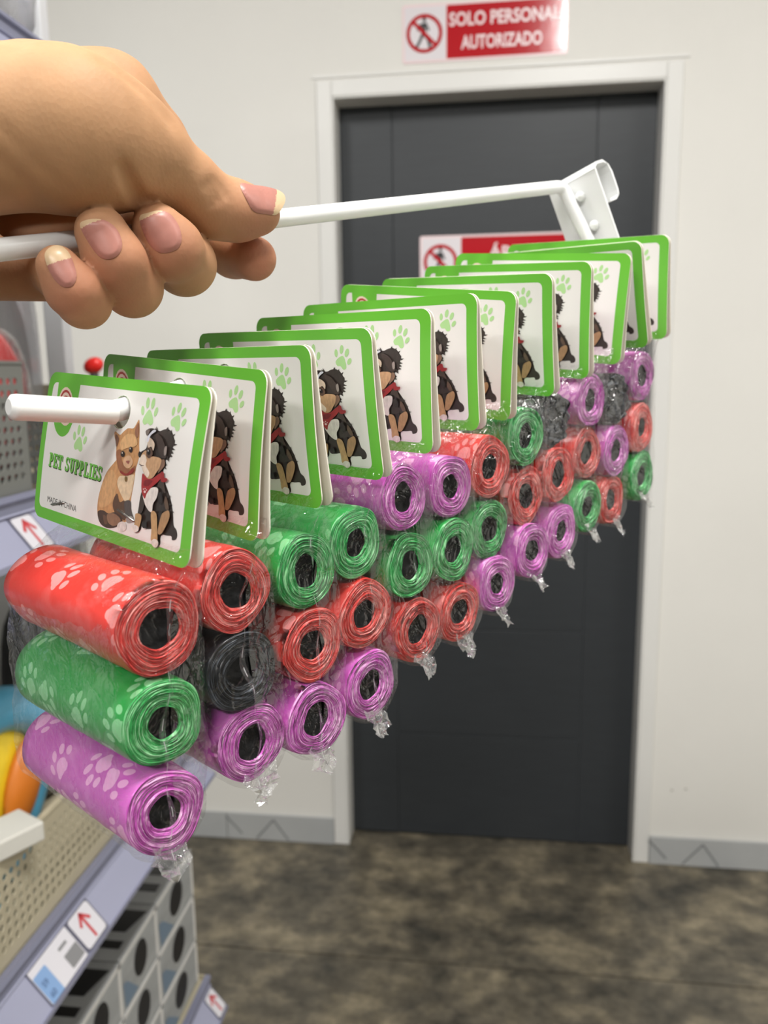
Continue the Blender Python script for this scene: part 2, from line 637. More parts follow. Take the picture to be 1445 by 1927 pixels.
Z = lambda z: CAMZ + z
shelf_parts = {}
for key, zt, rail_h, fence_h, y0 in (('top', 0.330, 0.05, 0.0, 0.2), ('upper', -0.112, 0.054, 0.105, 0.3), ('main', -0.558, 0.09, 0.105, 0.3), ('low', -0.970, 0.06, 0.0, 0.35)):
    q = MB()
    YE = 0.98 if key == 'top' else 1.146
    q.box(XB, XF, y0, YE, Z(zt) - 0.012, Z(zt) - 0.008)
    q.box(XB, XF, YE - 0.002, YE, Z(zt) - rail_h, Z(zt) + (0.1 if fence_h else 0.0))
    tray = rel(q.build('shelf_tray', cream, gond))
    t, h = Z(zt), rail_h
    q = MB()
    q.extrude([(XF - 0.004, t), (XF + 0.004, t + 0.001), (XF + 0.006, t - 0.004), (XF + 0.003, t - 0.007), (XF + 0.004, t - 0.016), (XF - 0.004, t - 0.018)], y0, YE)
    q.build('rail_cap', lavd, tray)
    # sloping ticket strip
    q = MB()
    q.extrude([(XF - 0.004, t - 0.016), (XF + 0.004, t - 0.016), (XF + 0.0055, t - 0.0175), (XF + RA[0], t + RA[1]), (XF + RB[0], t + RB[1]), (XF + RB[0] + 0.0025, t + RB[1] + 0.001), (XF + RB[0] + 0.002, t + RB[1] - 0.005), (XF + RB[0] - 0.006, t + RB[1] - 0.004), (XF - 0.004, t - 0.034)], y0, YE)
    q.build('price_rail', lav, tray)
    if fence_h:
        if key == 'upper':
            perforated('perforated_guard', mat('shade_grey_guard', (114, 115, 110), 0.5), XF - 0.006, y0, 0.765, Z(zt) - 0.002, Z(zt) + fence_h + 0.020, tray)  # near guard darkened in colour to carry the shade on it
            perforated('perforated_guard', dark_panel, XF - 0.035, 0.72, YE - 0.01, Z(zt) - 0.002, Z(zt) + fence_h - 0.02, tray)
        else:
            perforated('perforated_guard', cream, XF - 0.006, y0, YE - 0.01, Z(zt) - 0.002, Z(zt) + fence_h, tray)
YE = 1.146
# back panel with feet and uprights
q = MB()
q.box(XB - 0.02, XB, 0.1, YE + 0.01, 0.02, Z(0.9))
rel(q.build('back_panel', steel, gond))
q = MB()
q.box(-0.643, -0.612, YE - 0.001, YE + 0.022, 0.0, Z(0.9))
rel(set_bevel(q.build('upright_post', mat('white_steel', (225, 226, 230), 0.35), gond), 0.003))
q = MB()
q.box(XB, XF - 0.02, 0.35, YE, 0.0, Z(-1.03))
rel(q.build('base_plinth', dark_panel, gond))

# tags clipped in the rails
tag_white = mat('tag_white_card', (206, 204, 210), 0.35, 0.5)
tag_edge = mat('tag_clear_edge', (92, 92, 108), 0.3, 0.5)
tag_red = mat('tag_red_marker', (186, 58, 64), 0.6)
tag_blue = mat('tag_blue_print', (124, 156, 198), 0.5)
tag_grey = mat('tag_grey_print', (126, 126, 128), 0.5)
tag_dark = mat('tag_faded_print', (88, 114, 152), 0.5)


def arrow_tag(label, ya, yb, za, zb, x):
    """tag facing the aisle: ya nearer the camera than yb"""
    root = tag(empty('arrow_tag', (x, (ya + yb) / 2, za)), label, 'price tag')
    yc, w2 = (ya + yb) / 2, (yb - ya) / 2

    def plate(nm, pts, m, d):
        n = len(pts)
        q = MB()
        q.add([(d, py, pz) for py, pz in pts] + [(d - 0.0006, py, pz) for py, pz in pts], [tuple(range(n))] + [(i, n + i, n + (i + 1) % n, (i + 1) % n) for i in range(n)])
        return q.build(nm, m, root)
    h = zb - za
    plate('tag_holder', rrect(-w2, w2, 0, h, 0.002, 3), tag_edge, 0.0008)
    plate('tag_card', rrect(-w2 + 0.0022, w2 - 0.0022, 0.0022, h - 0.0022, 0.004, 4), tag_white, 0.0012)
    # arrow pointing straight up the shelf
    k = h * 0.42
    cy, cz = 0.0, h / 2
    q = MB()
    def bar(a, b_, t):
        d = np.array(b_) - np.array(a)
        l = np.linalg.norm(d)
        nrm = np.array([-d[1], d[0]]) / l * t
        pts = [np.array(a) + nrm, np.array(b_) + nrm, np.array(b_) - nrm, np.array(a) - nrm]
        q.add([(0.0015, p[0], p[1]) for p in pts], [(0, 1, 2, 3)])
    bar((cy, cz - k * 0.9), (cy, cz + k * 0.8), h * 0.045)
    bar((cy + 0.001, cz + k * 0.86), (cy - k * 0.55, cz + k * 0.15), h * 0.045)
    bar((cy - 0.001, cz + k * 0.86), (cy + k * 0.55, cz + k * 0.15), h * 0.045)
    q.build('red_arrow', tag_red, root)
    return root


RS = np.array([RA[0] - RB[0], 0, RA[1] - RB[1]])
RL = np.linalg.norm(RS)
RS /= RL                                         # up the slope
RN = np.array([RS[2], 0, -RS[0]])                # out of the slope
TILT = Matrix(((RN[0], 0, RS[0]), (0, 1, 0), (RN[2], 0, RS[2]))).to_euler()


def on_rail(zt, u, v):
    """position along the rail (y) and up its slope of the point seen at a pixel"""
    o_ = np.array([XF + RB[0], 0, Z(zt) + RB[1]])
    p = cast(u, v, o_, RN)
    return p[1], np.dot(p - o_, RS)


def rail_point(zt, y, s_, out=0.0004):
    return tuple(np.array([XF + RB[0], y, Z(zt) + RB[1]]) + RS * s_ + RN * out)


def place_tag(zt, label, pix, grow=0.0):
    P = [on_rail(zt, *p) for p in pix]
    y0_, y1_ = np.mean([P[0][0], P[1][0]]), np.mean([P[2][0], P[3][0]])
    ya, yb = min(y0_, y1_) - grow, max(y0_, y1_) + grow
    r_ = arrow_tag(label, ya, yb, 0, RL - 0.001, 0)
    r_.location = rail_point(zt, (ya + yb) / 2, 0.0005)
    r_.rotation_euler = TILT
    return ya, yb


ya_, yb_ = place_tag(-0.558, 'white tag with red arrow next to the blue price label', ((153, 1691), (195, 1737), (163.5, 1783), (122, 1736)), 0.003)
PLW = 0.076
py0, py1 = ya_ - PLW, ya_ - 0.0015
root = tag(empty('price_label', rail_point(-0.558, (py0 + py1) / 2, 0.0005)), 'price label with pale blue block clipped in lavender rail', 'price tag')
root.rotation_euler = TILT
w2, hh = (py1 - py0) / 2, RL - 0.001
for nm, (a, b_, c, d_), m_, dx in (('tag_holder', (-w2, w2, 0, hh), tag_edge, 0.0008), ('tag_card', (-w2 + 0.0016, w2 - 0.0016, 0.001, hh - 0.0016), tag_white, 0.0012),
                                   ('blue_block', (-w2 + 0.0022, -w2 + 0.024, 0.001, hh * 0.78), tag_blue, 0.0015), ('grey_block', (w2 - 0.027, w2 - 0.003, hh * 0.12, hh * 0.5), tag_grey, 0.0015),
                                   ('faint_line', (w2 - 0.027, w2 - 0.012, hh * 0.66, hh * 0.74), tag_grey, 0.0015)):
    q = MB()
    pts = rrect(a, b_, c, d_, 0.0012, 3)
    n = len(pts)
    q.add([(dx, y_, z_) for y_, z_ in pts] + [(dx - 0.0006, y_, z_) for y_, z_ in pts], [tuple(range(n))] + [(i, n + i, n + (i + 1) % n, (i + 1) % n) for i in range(n)])
    q.build(nm, m_, root)
for txt, yy, zz_, s_ in (('59', -w2 + 0.006, hh * 0.42, 0.009), ('60', -w2 + 0.006, hh * 0.12, 0.009)):
    q = MB()
    vs, fs = text_mesh(txt, 0.02)
    q.add([(0.0019, yy + vx * s_, zz_ + vz * s_) for vx, vz in vs], fs)
    q.build('faded_digits', tag_dark, root)
place_tag(-0.112, 'white tag with red arrow on the rail beside the hanging red roll', ((33, 951), (73, 979), (51.5, 1026), (1.7, 969)))
place_tag(-0.970, 'small white tag with red arrow at the end of the lowest rail', ((399, 1863), (424, 1886), (415, 1915), (386, 1897)))

# stacked grey boxes on the lowest shelf
box_m = mat('grey_printed_board', (158, 160, 160), 0.5, 0.4, noise=0.12, nscale=22, stretch=(1, 0.6, 2.5))
box_edge = mat('white_board_edge', (214, 212, 208), 0.5)
oval_m = mat('black_oval_print', (30, 30, 32), 0.45)
blue_m = mat('slate_blue_print', (112, 130, 148), 0.5)
BY = [0.652, 0.770, 0.886, 1.002, 1.142]
BZ = [Z(-0.978), Z(-0.8993), Z(-0.8207), Z(-0.742)]
for ci in range(4):
    for ri in range(3):
        ya, yb, za, zb = BY[ci] + 0.001, BY[ci + 1] - 0.001, BZ[ri] + 0.0004, BZ[ri + 1] - 0.0004
        xa, xb = XB + 0.004, -0.464
        row = ('lowest', 'middle', 'topmost')[ri]
        col = ('second stack from the near end', 'third stack from the post', 'second stack from the post', 'stack next to the post')[ci] if ci else 'stack furthest from the post'
        root = tag(empty('product_box', ((xa + xb) / 2, (ya + yb) / 2, za)), f'grey box with black oval print, {row} in the {col}', 'box', 'grey boxes stacked on the lowest shelf')
        ox, oy = (xa + xb) / 2, (ya + yb) / 2
        hx_, hy, h = (xb - xa) / 2, (yb - ya) / 2, zb - za
        q = MB()
        q.box(-hx_, hx_, -hy, hy, 0, h)
        set_bevel(q.build('carton', box_m, root), 0.0015)
        q = MB()
        pts = ellipse(0, h * 0.52, hy * 0.36, h * 0.33, 0.15, 18)
        q.add([(hx_ + 0.0004, y_, z_) for y_, z_ in pts], [tuple(range(len(pts)))])
        q.build('oval_print', oval_m, root)
        q = MB()
        q.box(hx_ - 0.001, hx_ + 0.0006, hy - 0.007, hy, 0.002, h - 0.002)
        q.box(hx_ - 0.001, hx_ + 0.0006, -hy, hy, h - 0.006, h - 0.001)
        q.build('edge_band', box_edge, root)
        q = MB()
        q.add([(hx_ + 0.0004, y_, z_) for y_, z_ in ((-hy * 0.9, h * 0.06), (-hy * 0.2, h * 0.06), (-hy * 0.75, h * 0.5), (-hy * 0.95, h * 0.55))], [(0, 1, 2, 3)])
        q.build('blue_patch', blue_m, root)
        if ri == 2:
            q = MB()
            for x_a, x_b, y_a, y_b, sk in ((hx_ - 0.075, hx_ - 0.018, -hy * 0.05, hy * 0.75, 0.012), (hx_ - 0.07, hx_ - 0.012, -hy * 0.62, -hy * 0.35, 0.0)):
                q.add([(x_a, y_a, h + 0.0004), (x_b, y_a, h + 0.0004), (x_b + sk, y_b, h + 0.0004), (x_a + sk, y_b, h + 0.0004)], [(0, 1, 2, 3)])
            q.build('top_print', oval_m, root)


# ------------------------------------------------------------------ goods on the shelves
def blob(name, m, c, r, parent=None, seg=20, rings=12, power=1.0, wob=0.0, seed=0, rot=None):
    """rounded body: super-ellipsoid with a few random swells"""
    rnd = random.Random(seed)
    ph = [rnd.uniform(0, 6.28) for _ in range(6)]
    V, Fc = [], []
    for i in range(rings + 1):
        t = math.pi * i / rings
        for k in range(seg):
            a = 2 * math.pi * k / seg
            x, y, z = math.sin(t) * math.cos(a), math.sin(t) * math.sin(a), math.cos(t)
            x, y, z = (math.copysign(abs(e) ** power, e) for e in (x, y, z))
            s = 1 + wob * (math.sin(3 * a + ph[0] + 2 * z) + math.sin(5 * a + ph[1] - 3 * z) + 0.7 * math.sin(7 * t + ph[2])) / 2
            p = Vector((x * r[0] * s, y * r[1] * s, z * r[2] * s))
            if rot:
                p = rot @ p
            V.append((p.x + c[0], p.y + c[1], p.z + c[2]))
    for i in range(rings):
        for k in range(seg):
            k2 = (k + 1) % seg
            Fc.append((i * seg + k, (i + 1) * seg + k, (i + 1) * seg + k2, i * seg + k2))
    q = MB()
    q.add(V, Fc, 0, None, True)
    return q.build(name, m, parent)


def film_mat(name, tint, alpha, rough=0.12, bump=0.3, bscale=90, haze=(220, 220, 222), gain=1.0):
    """clear plastic film: mostly see-through, glossy, faintly hazy"""
    if name in MATS:
        return MATS[name]
    m = bpy.data.materials.new(name)
    m.use_nodes = True
    nt = m.node_tree
    nt.nodes.remove(nt.nodes['Principled BSDF'])
    out = nt.nodes['Material Output']
    tr = nt.nodes.new('ShaderNodeBsdfTransparent')
    tr.inputs[0].default_value = lin(tint)
    df = nt.nodes.new('ShaderNodeBsdfDiffuse')
    df.inputs[0].default_value = lin(haze)
    gl = nt.nodes.new('ShaderNodeBsdfGlossy')
    gl.inputs['Roughness'].default_value = rough
    gl.inputs[0].default_value = (1, 1, 1, 1)
    tc = nt.nodes.new('ShaderNodeTexCoord')
    n = nt.nodes.new('ShaderNodeTexNoise')
    n.inputs['Scale'].default_value = bscale
    n.inputs['Detail'].default_value = 3
    n.inputs['Distortion'].default_value = 1.2
    nt.links.new(tc.outputs['Object'], n.inputs['Vector'])
    bp = nt.nodes.new('ShaderNodeBump')
    bp.inputs['Strength'].default_value = bump
    bp.inputs['Distance'].default_value = 0.002
    vo = nt.nodes.new('ShaderNodeTexVoronoi')          # sharp creases between flat facets
    vo.feature = 'DISTANCE_TO_EDGE'
    vo.inputs['Scale'].default_value = bscale * 0.8
    wn = nt.nodes.new('ShaderNodeVectorMath')
    wn.operation = 'MULTIPLY_ADD'
    nt.links.new(n.outputs['Color'], wn.inputs[0])
    wn.inputs[1].default_value = (0.012, 0.012, 0.012)
    nt.links.new(tc.outputs['Object'], wn.inputs[2])
    nt.links.new(wn.outputs[0], vo.inputs['Vector'])
    mn = nt.nodes.new('ShaderNodeMath')
    mn.operation = 'MINIMUM'
    mn.inputs[1].default_value = 0.09
    nt.links.new(vo.outputs['Distance'], mn.inputs[0])
    am = nt.nodes.new('ShaderNodeMath')
    am.operation = 'MULTIPLY_ADD'
    nt.links.new(mn.outputs[0], am.inputs[0])
    am.inputs[1].default_value = 2.2
    nt.links.new(n.outputs['Fac'], am.inputs[2])
    nt.links.new(am.outputs[0], bp.inputs['Height'])
    nt.links.new(bp.outputs['Normal'], gl.inputs['Normal'])
    fr_ = nt.nodes.new('ShaderNodeFresnel')
    fr_.inputs['IOR'].default_value = 1.4
    nt.links.new(bp.outputs['Normal'], fr_.inputs['Normal'])
    cl = nt.nodes.new('ShaderNodeMath')
    cl.operation = 'MINIMUM'
    cl.inputs[1].default_value = 0.4
    nt.links.new(fr_.outputs[0], cl.inputs[0])
    gn = nt.nodes.new('ShaderNodeMath')
    gn.operation = 'MULTIPLY'
    gn.inputs[1].default_value = gain
    nt.links.new(cl.outputs[0], gn.inputs[0])
    m1 = nt.nodes.new('ShaderNodeMixShader')
    m1.inputs[0].default_value = alpha
    nt.links.new(tr.outputs[0], m1.inputs[1])
    nt.links.new(df.outputs[0], m1.inputs[2])
    m2 = nt.nodes.new('ShaderNodeMixShader')
    nt.links.new(gn.outputs[0], m2.inputs[0])
    nt.links.new(m1.outputs[0], m2.inputs[1])
    nt.links.new(gl.outputs[0], m2.inputs[2])
    nt.links.new(m2.outputs[0], out.inputs['Surface'])
    MATS[name] = m
    return m


haze_film = film_mat('milky_poly_bag', (226, 226, 232), 0.28, 0.2, 0.4, 40)
# toy on the main shelf: blue ring, yellow body, orange beak-shaped leaf
zt = Z(-0.558) - 0.008
tx, ty = -0.54, 0.785
toy = tag(empty('pet_toy', (tx, ty, zt)), 'blue, yellow and orange plastic pet toy behind the cream guard', 'toy')
q = MB()
ring = []
for k in range(33):
    a = 2 * math.pi * k / 32
    ring.append((0.012 * math.sin(2 * a), 0.075 * math.cos(a), 0.118 + 0.085 * math.sin(a)))
q.tube(ring, 0.026, 12, cap=False)
q.build('blue_ring', mat('sky_blue_plastic', (92, 170, 205), 0.3, 0.5), toy)
blob('yellow_body', mat('yellow_plastic', (228, 196, 40), 0.35, 0.5, noise=0.1, nscale=30), (0, 0.0, 0.118), (0.028, 0.062, 0.074), toy, wob=0.04, seed=2)
blob('orange_leaf', mat('orange_plastic', (214, 120, 36), 0.4, 0.5), (0.030, 0.004, 0.122), (0.012, 0.030, 0.052), toy, rot=Matrix.Rotation(math.radians(-32), 3, 'X'))
q = MB()
q.tube([(0.006, -0.05, 0.0), (0.006, -0.04, 0.05), (0.004, -0.02, 0.09)], [0.02, 0.014, 0.012], 12)
q.build('blue_stand', MATS['sky_blue_plastic'], toy)
# black packs standing further in
for i, (bx_, by_, w_, h_, lab) in enumerate(((-0.60, 0.98, 0.06, 0.28, 'tall black pouch behind the blue and yellow toy'), (-0.60, 1.11, 0.042, 0.22, 'shorter black pouch between tall pouch and shelf end'))):
    root = tag(empty('black_pouch', (bx_, by_, zt)), lab, 'pouch')
    blob('pouch_body', mat('black_foil', (30, 31, 32), 0.25, 0.5), (0, 0, h_ / 2), (0.03, w_, h_ / 2), root, power=0.7, wob=0.03, seed=i)
    q = MB()
    q.box(-0.003, 0.003, -w_ * 0.7, w_ * 0.7, h_ - 0.012, h_ + 0.012)
    set_bevel(q.build('sealed_top', mat('black_foil', (0, 0, 0)), root), 0.001)
# white block lying aslant on top of the guard
gtop = Z(-0.558) + 0.105 + 0.002
bend_ = cast(86, 1580, (0, 0, gtop), (0, 0, 1))
wb = tag(empty('white_block', (bend_[0], bend_[1], gtop)), 'white rectangular plastic bar lying aslant on the cream guard', 'bar')
wb.rotation_euler = (0, 0, -math.radians(28))
q = MB()
q.box(-0.044, 0.0, -0.20, 0.0, 0.0, 0.020)
set_bevel(q.build('bar_body', mat('white_plastic', (200, 198, 190), 0.35, 0.5), wb), 0.002)
q = MB()
q.box(-0.040, -0.004, -0.0015, 0.0012, 0.003, 0.017)
set_bevel(q.build('end_cap', mat('white_plastic', (0, 0, 0)), wb), 0.001)
# red package and milky bag on the upper shelf
zu = Z(-0.112) - 0.008
rp = tag(empty('red_package', (-0.515, 0.825, zu)), 'glossy red wrapped package on the upper shelf below the hand', 'package')
blob('red_body', mat('glossy_red_wrap', (214, 52, 50), 0.2, 0.5), (0, -0.045, 0.085), (0.03, 0.062, 0.085), rp, power=0.75, wob=0.03, seed=5)
blob('clear_wrap', film_mat('clear_wrap', (240, 236, 236), 0.05, 0.1, 0.5, 60), (0.002, -0.045, 0.088), (0.034, 0.066, 0.088), rp, power=0.75, wob=0.05, seed=6)
mb_ = tag(empty('poly_bag', (-0.635, 1.0, zu)), 'milky grey plastic bag of goods standing near the shelf post', 'bag')
blob('bag_body', haze_film, (0, 0, 0.15), (0.042, 0.085, 0.15), mb_, power=0.8, wob=0.08, seed=8)
blob('bag_filling', mat('lilac_grey_fabric', (132, 127, 130), 0.8, noise=0.1, nscale=30), (0, 0, 0.13), (0.034, 0.07, 0.13), mb_, wob=0.05, seed=9)
# red ball resting on the end of the upper tray
zc = cast(176, 688, (0, YE - 0.02, 0), (0, 1, 0))
rb = tag(empty('red_ball', (zc[0], YE - 0.02, Z(-0.112))), 'small bright red cap on a stem by the shelf post', 'cap')
blob('ball_top', mat('bright_red_plastic', (232, 40, 34), 0.35, 0.5), (0, 0, zc[2] - Z(-0.112)), (0.015, 0.011, 0.0115), rb, rot=Matrix.Rotation(-0.4, 3, 'Y'))
q = MB()
q.tube([(0, 0, -0.004), (0, 0, zc[2] - Z(-0.112) - 0.01)], 0.006, 10)
q.build('stem', dark_panel, rb)
# bag of goods on the top shelf
zz = Z(0.330) - 0.008
tb = tag(empty('poly_bag', (-0.548, 0.86, zz)), 'large clear plastic bag of grey goods on the top shelf', 'bag')
blob('bag_body', haze_film, (-0.03, 0, 0.13), (0.10, 0.1, 0.13), tb, power=0.75, wob=0.08, seed=12)
blob('bag_filling', mat('blue_grey_goods', (92, 108, 120), 0.7, noise=0.3, nscale=25), (-0.05, -0.01, 0.115), (0.07, 0.08, 0.105), tb, wob=0.06, seed=13)
blob('green_goods', mat('mint_green_goods', (132, 214, 150), 0.5), (0.0, -0.085, 0.11), (0.02, 0.02, 0.02), tb)

# ------------------------------------------------------------------ display hook
HY, HP = 0.642846, 0.246187                    # heading and rise of the loaded wire
P1 = np.array([-0.1106, 0.23969, -0.01004]) + CAM
dv = np.array([math.sin(HY) * math.cos(HP), math.cos(HY) * math.cos(HP), math.sin(HP)])
wv = np.array([math.cos(HY), -math.sin(HY), 0.0])
nv = np.array([math.sin(HY), math.cos(HY), 0.0])
RW = 0.0034
enamel = mat('white_powder_coat', (236, 237, 236), 0.25, 0.5)
SE = 0.285
Elow = P1 + SE * dv
Uend = cast(1058, 351, Elow, dv)
Ustart = at_depth(0, 470, 0.235)
Uext = Ustart + (Ustart - Uend) * 0.13
tipT = cast(24, 766, P1, wv)
hook = tag(empty('display_hook', tuple(Elow)), 'white metal double-wire display hook held up in the hand', 'hook')


def hk(o):
    o.matrix_parent_inverse = Matrix.Translation(-Vector(Elow))
    return o


def arc_path(a, b_, c, n=6, r=0.006):
    """polyline a-b-c with the corner at b rounded"""
    a, b_, c = map(np.asarray, (a, b_, c))
    u = (a - b_) / np.linalg.norm(a - b_)
    v = (c - b_) / np.linalg.norm(c - b_)
    s, e = b_ + u * r, b_ + v * r
    return [(1 - t) ** 2 * s + 2 * t * (1 - t) * b_ + t * t * e for t in (k / n for k in range(n + 1))]


bend = P1 - 0.004 * dv
q = MB()
q.tube([tipT] + arc_path(tipT, bend, Elow, 5, 0.004) + [Elow], RW, 20)
hk(q.build('lower_wire', enamel, hook))
q = MB()                                         # plastic cap pushed over the tip
dt = (tipT - bend) / np.linalg.norm(tipT - bend)
q.tube([tipT - dt * 0.030, tipT - dt * 0.001, tipT + dt * 0.0003, tipT + dt * 0.0012], [RW + 0.0003, RW + 0.0003, RW + 0.0001, RW - 0.0012], 20)
hk(q.build('tip_cap', mat('white_soft_plastic', (240, 240, 238), 0.4, 0.5), hook))
dn = (Elow - Uend) / np.linalg.norm(Elow - Uend)
q = MB()
q.tube([Uext, Ustart] + arc_path(Ustart, Uend, Elow + dn * 0.012, 7, 0.006) + [Elow + dn * 0.012], RW * 0.97, 20)
hk(q.build('upper_wire', enamel, hook))
# back plate: sheet behind the wires with a folded lip
pl = [cast(*uv, Elow, dv) + dv * 0.0045 for uv in ((1021, 363), (1111, 313), (1168, 447), (1057.5, 454))]
ex = pl[1] - pl[0]
ex = ex - dv * np.dot(ex, dv)
ex /= np.linalg.norm(ex)
ez = np.cross(ex, dv)
ez = ez if ez[2] > 0 else -ez
c0 = (pl[0] + pl[1]) / 2
WP, HPL, TP = 0.0150, 0.062, 0.0014
q = MB()


def slab(o, a0, a1, b0, b1, c_0, c_1):
    V = [o + ex * a + ez * b_ + dv * c for c in (c_0, c_1) for b_ in (b0, b1) for a in (a0, a1)]
    q.add(V, [(0, 2, 3, 1), (4, 5, 7, 6), (0, 1, 5, 4), (2, 6, 7, 3), (0, 4, 6, 2), (1, 3, 7, 5)])


slab(c0, -WP, WP, -HPL, 0, 0, TP)
o = hk(set_bevel(q.build('back_plate', enamel, hook), 0.0005))
q = MB()
prof = [(0.0, 0.0), (0.004, 0.0022), (0.010, 0.0026), (0.0135, 0.0005), (0.0148, -0.004), (0.0148, -0.014), (0.0142, -0.0172), (0.011, -0.0188), (0.0045, -0.0192)]
V = []
for (c, z_) in prof:
    for a in (-WP, WP):
        V.append(c0 + ex * a + ez * z_ + dv * c)
nP = len(prof)
th_ = []
for i, (c, z_) in enumerate(prof):
    a_, b_ = prof[max(i - 1, 0)], prof[min(i + 1, nP - 1)]
    t = np.array([b_[0] - a_[0], b_[1] - a_[1]])
    t /= np.linalg.norm(t)
    th_.append((c - -t[1] * TP * -1, z_ - t[0] * TP))
for (c, z_) in th_:
    for a in (-WP, WP):
        V.append(c0 + ex * a + ez * z_ + dv * c)
fs = []
for i in range(nP - 1):
    fs += [(2 * i, 2 * i + 1, 2 * i + 3, 2 * i + 2), (2 * nP + 2 * i, 2 * nP + 2 * i + 2, 2 * nP + 2 * i + 3, 2 * nP + 2 * i + 1),
           (2 * i, 2 * i + 2, 2 * nP + 2 * i + 2, 2 * nP + 2 * i), (2 * i + 1, 2 * nP + 2 * i + 1, 2 * nP + 2 * i + 3, 2 * i + 3)]
fs += [(2 * nP - 2, 2 * nP - 1, 4 * nP - 1, 4 * nP - 2), (0, 2 * nP, 2 * nP + 1, 1)]
q.add(V, fs)
hk(q.build('hanging_lip', enamel, hook))
for uv in ((1092, 370), (1118, 424)):
    wp = cast(*uv, Elow + dv * 0.003, dv)
    hk(blob('weld_bead', enamel, wp, (0.0026, 0.0026, 0.0026), hook, 12, 8))

# ------------------------------------------------------------------ header card artwork
W, H, HX, HZ = 0.0950, 0.0502, 0.530, 0.0091
# tracing frame: the corners of the first card as measured on an enlarged crop of the photograph
_src = [(215, 215), (1305, 318), (1150, 1575), (85, 1190)]
_dst = [(0, 0), (W, 0), (W, H), (0, H)]
_A = []
_B = []
for (x, y), (X, Y) in zip(_src, _dst):
    _A += [[x, y, 1, 0, 0, 0, -X * x, -X * y], [0, 0, 0, x, y, 1, -Y * x, -Y * y]]
    _B += [X, Y]
_h = np.linalg.solve(np.array(_A, float), np.array(_B, float))


def M(x, y):
    """crop pixel on the first card -> card plane (x from the rod hole, z from the rod hole)"""
    w_ = _h[6] * x + _h[7] * y + 1
    return ((_h[0] * x + _h[1] * y + _h[2]) / w_ - HX * W, HZ - (_h[3] * x + _h[4] * y + _h[5]) / w_)


def bowed(z):
    t = min(max((HZ - z) / H, 0), 1)
    return -0.0007 * math.sin(math.pi * t)


def ink_material():
    m = bpy.data.materials.new('printed_ink')
    m.use_nodes = True
    nt = m.node_tree
    bs = nt.nodes['Principled BSDF']
    a = nt.nodes.new('ShaderNodeVertexColor')
    a.layer_name = 'Col'
    tc = nt.nodes.new('ShaderNodeTexCoord')
    mp = nt.nodes.new('ShaderNodeMapping')
    mp.inputs['Scale'].default_value = (700, 1, 420)
    n = nt.nodes.new('ShaderNodeTexNoise')
    n.inputs['Scale'].default_value = 1.2
    n.inputs['Detail'].default_value = 4
    nt.links.new(tc.outputs['Object'], mp.inputs['Vector'])
    nt.links.new(mp.outputs['Vector'], n.inputs['Vector'])
    r = nt.nodes.new('ShaderNodeMapRange')
    r.inputs['From Min'].default_value = 0.3
    r.inputs['From Max'].default_value = 0.7
    r.inputs['To Min'].default_value = 0.82
    r.inputs['To Max'].default_value = 1.15
    nt.links.new(n.outputs['Fac'], r.inputs['Value'])
    mx = nt.nodes.new('ShaderNodeMix')
    mx.data_type = 'RGBA'
    mx.blend_type = 'MULTIPLY'
    mx.inputs[0].default_value = 1
    nt.links.new(a.outputs['Color'], mx.inputs[6])
    nt.links.new(r.outputs['Result'], mx.inputs[7])
    nt.links.new(mx.outputs[2], bs.inputs['Base Color'])
    bs.inputs['Roughness'].default_value = 0.3
    return m


fur_ink = ink_material()
card_green = mat('card_green_ink', (106, 192, 58), 0.3, 0.5)
card_white = mat('card_white_gloss', (238, 236, 232), 0.28, 0.5)
card_core = mat('card_cream_board', (232, 226, 212), 0.7, 0.2)
paw_green = mat('pale_green_ink', (178, 222, 152), 0.35, 0.5)
text_green = mat('letter_green_ink', (112, 192, 74), 0.35, 0.5)
text_dark = mat('letter_shadow_ink', (58, 84, 44), 0.4, 0.5)
text_black = mat('small_print_ink', (96, 94, 92), 0.4, 0.5)
seal_red = mat('seal_red_ink', (178, 60, 56), 0.35, 0.5)
seal_pale = mat('seal_cream_ink', (238, 214, 196), 0.35, 0.5)
BT = 0.00045                                     # board thickness


def art(polys, y, mb=None, mi=0):
    """flat print: polygons in the card plane laid over the bowed front face"""
    q = mb or MB()
    for i, (pts, c) in enumerate(polys):
        vs, fs = tri2d(densify(pts, 0.003), (), 0.004)
        q.add([(px, -BT - y - 0.000012 * i + bowed(pz), pz) for px, pz in vs], fs, mi, lin(c) if c else None)
    return q


def T(pts, per=4):
    return spline([M(*p) for p in pts], per)


def EL(x, y, rx, ry, rot=0):
    c = M(x, y)
    a = M(x + rx, y)
    e = M(x, y + ry)
    return [(c[0] + (a[0] - c[0]) * math.cos(t + rot) + (e[0] - c[0]) * math.sin(t + rot), c[1] + (a[1] - c[1]) * math.cos(t + rot) + (e[1] - c[1]) * math.sin(t + rot))
            for t in (2 * math.pi * k / 18 for k in range(18))]


CARD = {}
out = densify(rrect(-HX * W, W - HX * W, HZ - H, HZ, 0.0042, 6), 0.003)
hole = ellipse(0.0, -0.0012, 0.0052, 0.0050, 0, 20)
vs, fs = tri2d(out, [hole], 0.005)
q = MB()
q.add([(x, -BT + bowed(z), z) for x, z in vs], fs, 0, None, True)
q.add([(x, bowed(z), z) for x, z in vs], [f[::-1] for f in fs], 1, None, True)
for lp in (out, hole):
    n = len(lp)
    q.add([(x, -BT + bowed(z), z) for x, z in lp] + [(x, bowed(z), z) for x, z in lp], [(i, n + i, n + (i + 1) % n, (i + 1) % n) for i in range(n)], 1)
CARD['front'] = (q, [card_green, card_core])
